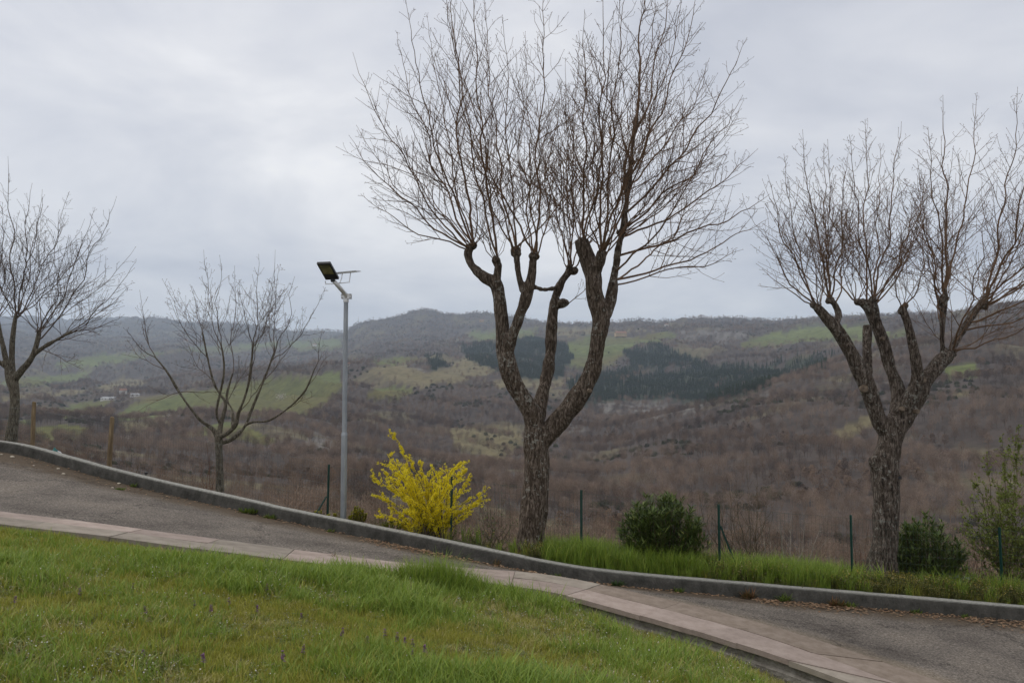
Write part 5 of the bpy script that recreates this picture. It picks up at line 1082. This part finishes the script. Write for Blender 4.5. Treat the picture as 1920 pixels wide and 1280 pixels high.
# tall tufts on the lawn by the slab edge
def grass_clump(label, u, v, D, wpx, h, n, seed, m='g_lush', group='tall grass clumps on the lawn'):
    p = P(u, v, D); z = float(lawn_z(p.x, p.y)); root = empty('grass_clump', (p.x, p.y, z)); tag(root, label, 'grass clump', group); mb = MB(); rs = random.Random(seed); rad = wpx * pxm(D) / 2
    for i in range(n):
        a = rs.uniform(0, 6.28); r_ = rad * math.sqrt(rs.random()); b0 = Vector((p.x + math.cos(a) * r_, p.y + math.sin(a) * r_ * .6, 0)); b0.z = float(lawn_z(b0.x, b0.y)) - .01
        blade(mb, rs, b0, h * rs.uniform(.45, 1.05) * (1.1 - .5 * r_ / rad), .0065 * rs.uniform(.7, 1.3), rs.uniform(.1, .8))
    o = mb.build('blades', M[m], root); tag(o, kind='stuff')
grass_clump('tall lush grass clump on the lawn edge, below the large maple', 828, 1100, 9.1, 175, .46, 2600, 1)
grass_clump('dark green grass clump left of the tallest lawn clump', 478, 1100, 8.0, 75, .22, 700, 2)
grass_clump('grass clump on the lawn midway between the other two clumps', 610, 1090, 8.3, 130, .16, 800, 3)
grass_clump('lush grass clump at the lower right of the lawn beside the slab fascia', 1395, 1245, 7.4, 90, .17, 600, 4)
# weeds rooted at the foot of the kerb and in the slab joints
M['weed'] = leafy('weed_leaf', [(0.10, 0.15, 0.025), (0.14, 0.19, 0.03), (0.08, 0.12, 0.025)], 0.55, 0.3)
M['weed_dark'] = leafy('weed_dark_leaf', [(0.04, 0.075, 0.02), (0.06, 0.10, 0.025)], 0.5, 0.2)
M['weed_red'] = leafy('weed_reddish_leaf', [(0.15, 0.07, 0.035), (0.12, 0.10, 0.035), (0.19, 0.085, 0.04), (0.09, 0.10, 0.03)], 0.6, 0.2)
def weed(label, u, v, wpx, hpx, n, seed, m, onroad=True, wleaf=.014):
    x_, y_, z_ = ray(u, v); D = 9.0                                    # meet the road surface
    for i in range(60):
        p = P(u, v, D); zz = road_z(p.x, p.y)
        D += (p.z - zz) * 2.2
    p = P(u, v, D); ky = float(KF(p.x)[0]); 
    if p.y > ky - 0.03: p = Vector((p.x, ky - 0.03, 0))
    p.z = road_z(p.x, p.y); root = empty('weed', p); tag(root, label, 'weed', 'weeds growing along the kerb'); mb = MB(); rs = random.Random(seed); r = wpx * pxm(p.y) / 2; h = hpx * pxm(p.y)
    for i in range(n):
        a = rs.uniform(0, 6.28); q = r * rs.random() ** .7; b0 = Vector((p.x + rs.uniform(-.5, .5) * r * 1.2, p.y + rs.uniform(-.5, .15) * min(r, .1), p.z - .005)); d = Vector((math.cos(a), math.sin(a) * .7 - .2, rs.uniform(.5, 2.2)))
        leaf(mb, b0, d, h * rs.uniform(.5, 1.05), wleaf * rs.uniform(.7, 1.4))
    o = mb.build('leaves', M[m], root); tag(o, kind='stuff')
weed('broad bright green weed clump at the kerb foot below the small tree', 468, 962, 50, 17, 130, 1, 'weed')
weed('bright green weed beside the clump below the small tree', 508, 971, 34, 12, 80, 2, 'weed')
weed('small yellowish weed at the kerb foot under the lamp', 620, 997, 22, 10, 40, 3, 'weed')
weed('dark green leafy rosette at the kerb foot where the slabs meet it', 1152, 1094, 32, 16, 70, 4, 'weed_dark')
weed('thin green weed at the kerb foot right of the large trunk', 1040, 1074, 24, 12, 40, 5, 'weed')
weed('small green weed at the kerb foot under the left oleander', 1268, 1106, 26, 15, 50, 6, 'weed')
weed('reddish dry weed at the kerb below the braced post', 1398, 1118, 34, 24, 90, 7, 'weed_red')
weed('green-brown weed just right of the reddish one by the kerb', 1465, 1124, 24, 22, 60, 8, 'weed')
weed('dark reddish weed at the kerb left of the second maple', 1560, 1132, 44, 22, 100, 9, 'weed_red')
weed('yellow-green weed at the kerb below the second maple', 1590, 1138, 32, 16, 60, 10, 'weed')
weed('small green weed at the kerb below the right oleander', 1715, 1148, 26, 12, 45, 11, 'weed')
weed('small green weed at the kerb near the right edge', 1808, 1156, 24, 11, 40, 12, 'weed')
weed('thin brown weed against the kerb left of the large trunk', 932, 1052, 14, 24, 26, 13, 'weed_red', wleaf=.008)
weed('mossy green weed on the dirt below the second wooden post', 226, 918, 26, 8, 50, 14, 'weed')
weed('small weed against the kerb left of the clump below the small tree', 262, 910, 16, 12, 30, 15, 'weed')
weed('dry brown stalk standing in a slab joint above the lawn', 628, 1046, 8, 22, 14, 16, 'weed_red', wleaf=.007)
weed('grassy weed in a slab joint near the wide lawn clump', 770, 1060, 20, 12, 40, 17, 'weed', wleaf=.006)

# dead leaves swept against the kerb
M['dead'] = leafy('dead_leaf', [(0.24, 0.14, 0.075), (0.32, 0.21, 0.125), (0.15, 0.085, 0.05), (0.38, 0.27, 0.17)], 0.8, 0.15)
mb = MB(); rs = random.Random(12)
for (u0, u1, n, wd) in [(690, 840, 260, .30), (840, 1060, 170, .14), (1060, 1400, 150, .12), (1400, 1600, 420, .30), (1600, 1790, 180, .2), (1790, 2000, 380, .34), (430, 690, 110, .16), (60, 430, 120, .5)]:
    for i in range(n):
        u = rs.uniform(u0, u1); x = float((u - 960) / F * np.interp(u, ku, [q[2] for q in K_UVD])); ky, kz = [float(q) for q in KF(x)]; y = ky - 0.01 - abs(rs.gauss(0, wd * .6)); s1 = float(S1F(x)[0])
        if y < s1 + .03 and rs.random() < .7: continue
        z = max(road_z(x, y), -99) + rs.uniform(.006, .018); a = rs.uniform(0, 6.28)
        leaf(mb, Vector((x, y, z)), Vector((math.cos(a), math.sin(a), rs.uniform(-.1, .35))), rs.uniform(.025, .06), rs.uniform(.018, .04), None, 0, rs.uniform(-.3, .3))
ll = mb.build('leaf_litter', M['dead']); tag(ll, 'dry brown leaves gathered on the road along the kerb', 'dead leaves', kind='stuff')

# pale stones in the dirt by the kerb
M['stone'] = noisy('pale_stone', [(0.3, (0.30, 0.26, 0.20)), (0.7, (0.50, 0.45, 0.36))], 30, 4, 0.9)
for i, (u, v, w) in enumerate([(23, 857, 8), (63, 873, 4), (109, 879, 6), (119, 889, 7), (223, 907, 7), (211, 915, 6), (3, 852, 5)]):
    D = 12.0
    for k_ in range(80):
        p = P(u, v, D); D += (p.z - road_z(p.x, p.y)) * 2.0
    p = P(u, v, D); p.z = road_z(p.x, p.y); bm = bmesh.new(); bmesh.ops.create_icosphere(bm, subdivisions=2, radius=w * pxm(D) / 2)
    for q in bm.verts: q.co *= 1 + .35 * mnoise.noise(q.co * 30 + Vector((i * 3, 0, 0))); q.co.z *= .55
    me = bpy.data.meshes.new('stone'); bm.to_mesh(me); bm.free(); me.materials.append(M['stone']); o = link('stone', me, None, p + Vector((0, 0, w * pxm(D) * .12)))
    tag(o, 'small pale stone in the dirt at the left kerb foot, ' + ['second', 'third', 'fourth', 'fifth', 'rightmost', 'sixth', 'leftmost'][i] + (' of them all' if i in (4, 6) else ' counted from the left'), 'stone', 'pale stones by the kerb')
# odds and ends just beyond the kerb at left
M['teal'] = mat('teal_plastic', (0.03, 0.14, 0.13), 0.5); M['white_pl'] = mat('white_plastic', (0.55, 0.56, 0.56), 0.5)
p = P(103, 846, 14.55); g = terrain_z(p.x, p.y); bag = empty('plastic_sheet', (p.x, p.y, g)); tag(bag, 'crumpled teal and white plastic sheet beyond the kerb by the first wooden post', 'sheet')
for nm, m_, wx, hz_, ox in (('teal_fold', 'teal', .12, (P(103, 838, 14.55).z - g), 0), ('white_fold', 'white_pl', .24, (P(103, 843, 14.55).z - g), .0)):
    vs = []; n = 14
    for i in range(n):
        for j in range(n):
            a, b_ = i / (n - 1) * 2 - 1, j / (n - 1) * 2 - 1; r_ = min(1, math.hypot(a, b_)); vs.append((p.x + a * wx / 2 + ox, p.y + b_ * .1 + (.03 if nm == 'white_fold' else 0), g - .03 + (hz_ + .03) * (1 - r_) ** .5 * (1 + .3 * mnoise.noise(Vector((a * 3, b_ * 3, wx * 9))))))
    mb = MB(); mb.add(vs, [(i * n + j, (i + 1) * n + j, (i + 1) * n + j + 1, i * n + j + 1) for i in range(n - 1) for j in range(n - 1)]); mb.build(nm, M[m_], bag)
for lb, u, v in (('black cap on a short stake beyond the kerb between the wooden posts', 120, 853), ('black cap on a short stake beyond the kerb right of the second wooden post', 274, 887)):
    p = P(u, v, 14.4 if u < 200 else 13.75); g = terrain_z(p.x, p.y); root = empty('capped_stake', (p.x, p.y, g)); tag(root, lb, 'stake', 'capped stakes beyond the kerb')
    mb = MB(); mb.tube([Vector((p.x, p.y, g - .15)), p], [.008, .008], 8); mb.build('stake', M['green_metal'], root)
    mb = MB(); mb.tube([p + Vector((0, 0, -.012)), p + Vector((0, 0, .015)), p + Vector((0, 0, .02))], [.026, .026, .018], 12); mb.build('cap', M['black'], root)

# purple flowers in the lawn
M['purple'] = leafy('purple_floret', [(0.17, 0.07, 0.16), (0.23, 0.11, 0.21), (0.13, 0.06, 0.11)], 0.6, 0.2)
PF = [(395, 1155), (432, 1140), (500, 1115), (368, 1148), (480, 1158), (567, 1168), (275, 1160), (265, 1247), (384, 1258), (531, 1253), (567, 1237), (722, 1205), (743, 1212), (760, 1215), (777, 1226), (797, 1236), (771, 1244), (690, 1219), (639, 1202), (150, 1125), (25, 1140), (250, 1113)]
def flower_spike(seed):
    rs = random.Random(seed); st = MB(); bl = MB(); h = .095
    st.tube([Vector((0, 0, -.01)), Vector((.004, 0, h * .5)), Vector((0, .003, h))], [.002, .0018, .001], 4)
    for i in range(4): a = i * 1.6; leaf(st, Vector((0, 0, .005)), Vector((math.cos(a), math.sin(a), .9)), .07, .007)
    for i in range(34):
        t_ = rs.uniform(.5, 1.02); a = rs.uniform(0, 6.28); d = Vector((math.cos(a), math.sin(a), rs.uniform(-.2, .6))); leaf(bl, Vector((0, 0, h * t_)), d, .012 * (1.35 - .6 * (t_ - .5) * 2), .010)
    return st.mesh('stalk', [M['g_lush']]), bl.mesh('bloom', [M['purple']])
spikes = [flower_spike(k) for k in range(3)]
PF.sort()
ORD = ['leftmost', 'second', 'third', 'fourth', 'fifth', 'sixth', 'seventh', 'eighth', 'ninth', 'tenth', 'eleventh', 'twelfth', 'thirteenth', 'fourteenth', 'fifteenth', 'sixteenth', 'seventeenth', 'eighteenth', 'nineteenth', 'twentieth', 'twenty-first', 'rightmost']
for i, (u, v) in enumerate(PF):
    D = 6.0
    for k_ in range(80):
        p = P(u, v + 6, D); D += (p.z - float(lawn_z(p.x, p.y))) * 1.6
    z = float(lawn_z(p.x, p.y)); root = empty('purple_flower', (p.x, p.y, z)); root.rotation_euler = (random.uniform(-.15, .15), random.uniform(-.15, .15), random.uniform(0, 6)); root.scale = [random.uniform(1.05, 1.4)] * 3
    tag(root, 'small purple flower spike in the lawn, ' + (ORD[i] + ' of them all' if i in (0, 21) else ORD[i] + ' counted from the left'), 'flower', 'purple flowers in the lawn')
    a, b_ = spikes[i % 3]; link('stalk', a, root); link('bloom', b_, root)

# ------------------------------------------------------------------ far farm buildings, mast, blossoming trees
M['wall_w'] = mat('white_render', (0.62, 0.60, 0.56), 0.9); M['wall_y'] = mat('ochre_render', (0.42, 0.30, 0.17), 0.9); M['roof_t'] = mat('tile_roof', (0.22, 0.115, 0.075), 0.9); M['roof_g'] = mat('grey_sheet_roof', (0.36, 0.37, 0.38), 0.7); M['pane'] = mat('dark_window', (0.03, 0.03, 0.035), 0.3)
def house(label, u, v, wpx, hpx, wallm, roofm, dep=.7, rot=.2, rmin=300):
    p = terrain_hit(u, v, rmin); r = math.hypot(p.x, p.y); k_ = r / F; w, h, d = wpx * k_, hpx * k_ * .62, wpx * k_ * dep; root = empty('farmhouse', p); root.rotation_euler = (0, 0, rot); tag(root, label, 'house', 'far farm buildings')
    mb = MB(); mb.box((0, 0, h / 2 - 1), w, d, h + 2); wl_ = link('wall', mb.mesh('wall', [M[wallm]]), root)
    rh = hpx * k_ * .38; o_ = .4; mb = MB(); a, b_ = w / 2 + o_, d / 2 + o_; mb.add([(-a, -b_, h), (a, -b_, h), (a, b_, h), (-a, b_, h), (-a * .9, 0, h + rh), (a * .9, 0, h + rh)], [(0, 1, 5, 4), (2, 3, 4, 5), (0, 4, 3), (1, 2, 5), (3, 2, 1, 0)]); link('roof', mb.mesh('roof', [M[roofm]]), root)
    nw = max(2, int(w / 4.5))
    for i in range(nw):
        mb = MB(); mb.box(((i + .5) / nw * w - w / 2, -d / 2 - .02, h * .55), 1.1, .06, 1.5); link('window', mb.mesh('window', [M['pane']]), root)
house('white farm building with the highest gable in the group below the far woods', 231, 742, 11, 10, 'wall_w', 'roof_t')
house('long low white shed left of the far white farmhouse', 205, 750, 26, 5, 'wall_w', 'roof_g', .4, -.15)
house('pale low barn right of the far white farmhouse', 253, 744, 15, 6, 'wall_w', 'roof_g', .5, .3)
house('ochre farmhouse in the green field across the valley', 1164, 633, 21, 9, 'wall_y', 'roof_t', .6, .1, 1200)
house('tiny pale house on the far wooded slope behind the small tree', 348, 645, 8, 5, 'wall_w', 'roof_t', .7, .3, 2000)
house('tiny pale house on the far slope left of the lamp pole', 590, 652, 7, 4.5, 'wall_w', 'roof_t', .7, -.2, 2000)
house('tiny white house seen just right of the lamp pole', 653, 688, 6, 6, 'wall_w', 'roof_t', .8, .2, 900)
house('tiny ochre house on the shoulder of the far mountain', 903, 611, 8, 4, 'wall_y', 'roof_t', .7, .1, 2500)
house('tiny white house by the skyline wood across the valley', 1250, 618, 7, 4, 'wall_w', 'roof_t', .7, 0, 1500)
p = terrain_hit(672, 622, 2500); r = math.hypot(p.x, p.y); mast = empty('radio_mast', p); tag(mast, 'thin radio mast on the far ridge right of the lamp pole', 'mast'); h = 22 * r / F
mb = MB(); mb.tube([Vector((0, 0, -2)), Vector((0, 0, h))], [.9, .4], 6); link('mast_pole', mb.mesh('mast_pole', [M['galv']]), mast)
mb = MB()
mb.box((0, 0, h * .82), 2.0, 2.0, h * .2)
link('antenna', mb.mesh('antenna', [M['alu']]), mast)
M['blossom_w'] = leafy('white_blossom', [(0.36, 0.34, 0.30), (0.46, 0.43, 0.38)], .8, .2)
for lb, u, v, s_ in (('white blossoming tree in the green field behind the small tree', 526, 752, 1.0), ('white blossoming bush at the wood edge left of the small tree', 317, 786, .7), ('pale blossoming bush near the wooden post at left', 238, 830, .8)):
    p = terrain_hit(u, v, 200); k_ = math.hypot(p.x, p.y) / F * 6.5 * s_; root = empty('blossom_tree', p); tag(root, lb, 'tree', 'blossoming trees across the valley'); rs = random.Random(u)
    mb = MB(); mb.tube([Vector((0, 0, -.5)), Vector((0, 0, k_ * .9))], [.2, .08], 6); link('trunk', mb.mesh('trunk', [M['stem']]), root); mb = MB()
    for q in range(240):
        d = Vector((rs.gauss(0, .55), rs.gauss(0, .55), rs.gauss(0, .5))) * k_; c = d + Vector((0, 0, k_ * 1.25)); e = Vector((rs.gauss(0, 1), rs.gauss(0, 1), rs.gauss(0, 1))).normalized(); sliver(mb, c, c + e * k_ * .2, k_ * .14, e.orthogonal().normalized())
    link('crown', mb.mesh('crown', [M['blossom_w']]), root)
# small hole in the second maple's trunk, its inner shade set as a black plug
for o in list(COL.objects):
    if o.name == 'maple_tree.001':
        p = P(1677, 893, 12.0) - o.location; p.y = -0.155
        mb = MB(); mb.tube([p + Vector((0, .06, 0)), p + Vector((0, -.004, 0)), p + Vector((0, -.006, 0))], [.045, .036, .026], 12); sc_m = mb.mesh('hollow_rim', [M['bark2']]); link('hollow_rim', sc_m, o)
        mb = MB(); mb.tube([p + Vector((0, .05, 0)), p + Vector((0, -.010, 0))], [.024, .022], 12); link('hollow_shade', mb.mesh('hollow_shade', [M['black']]), o)
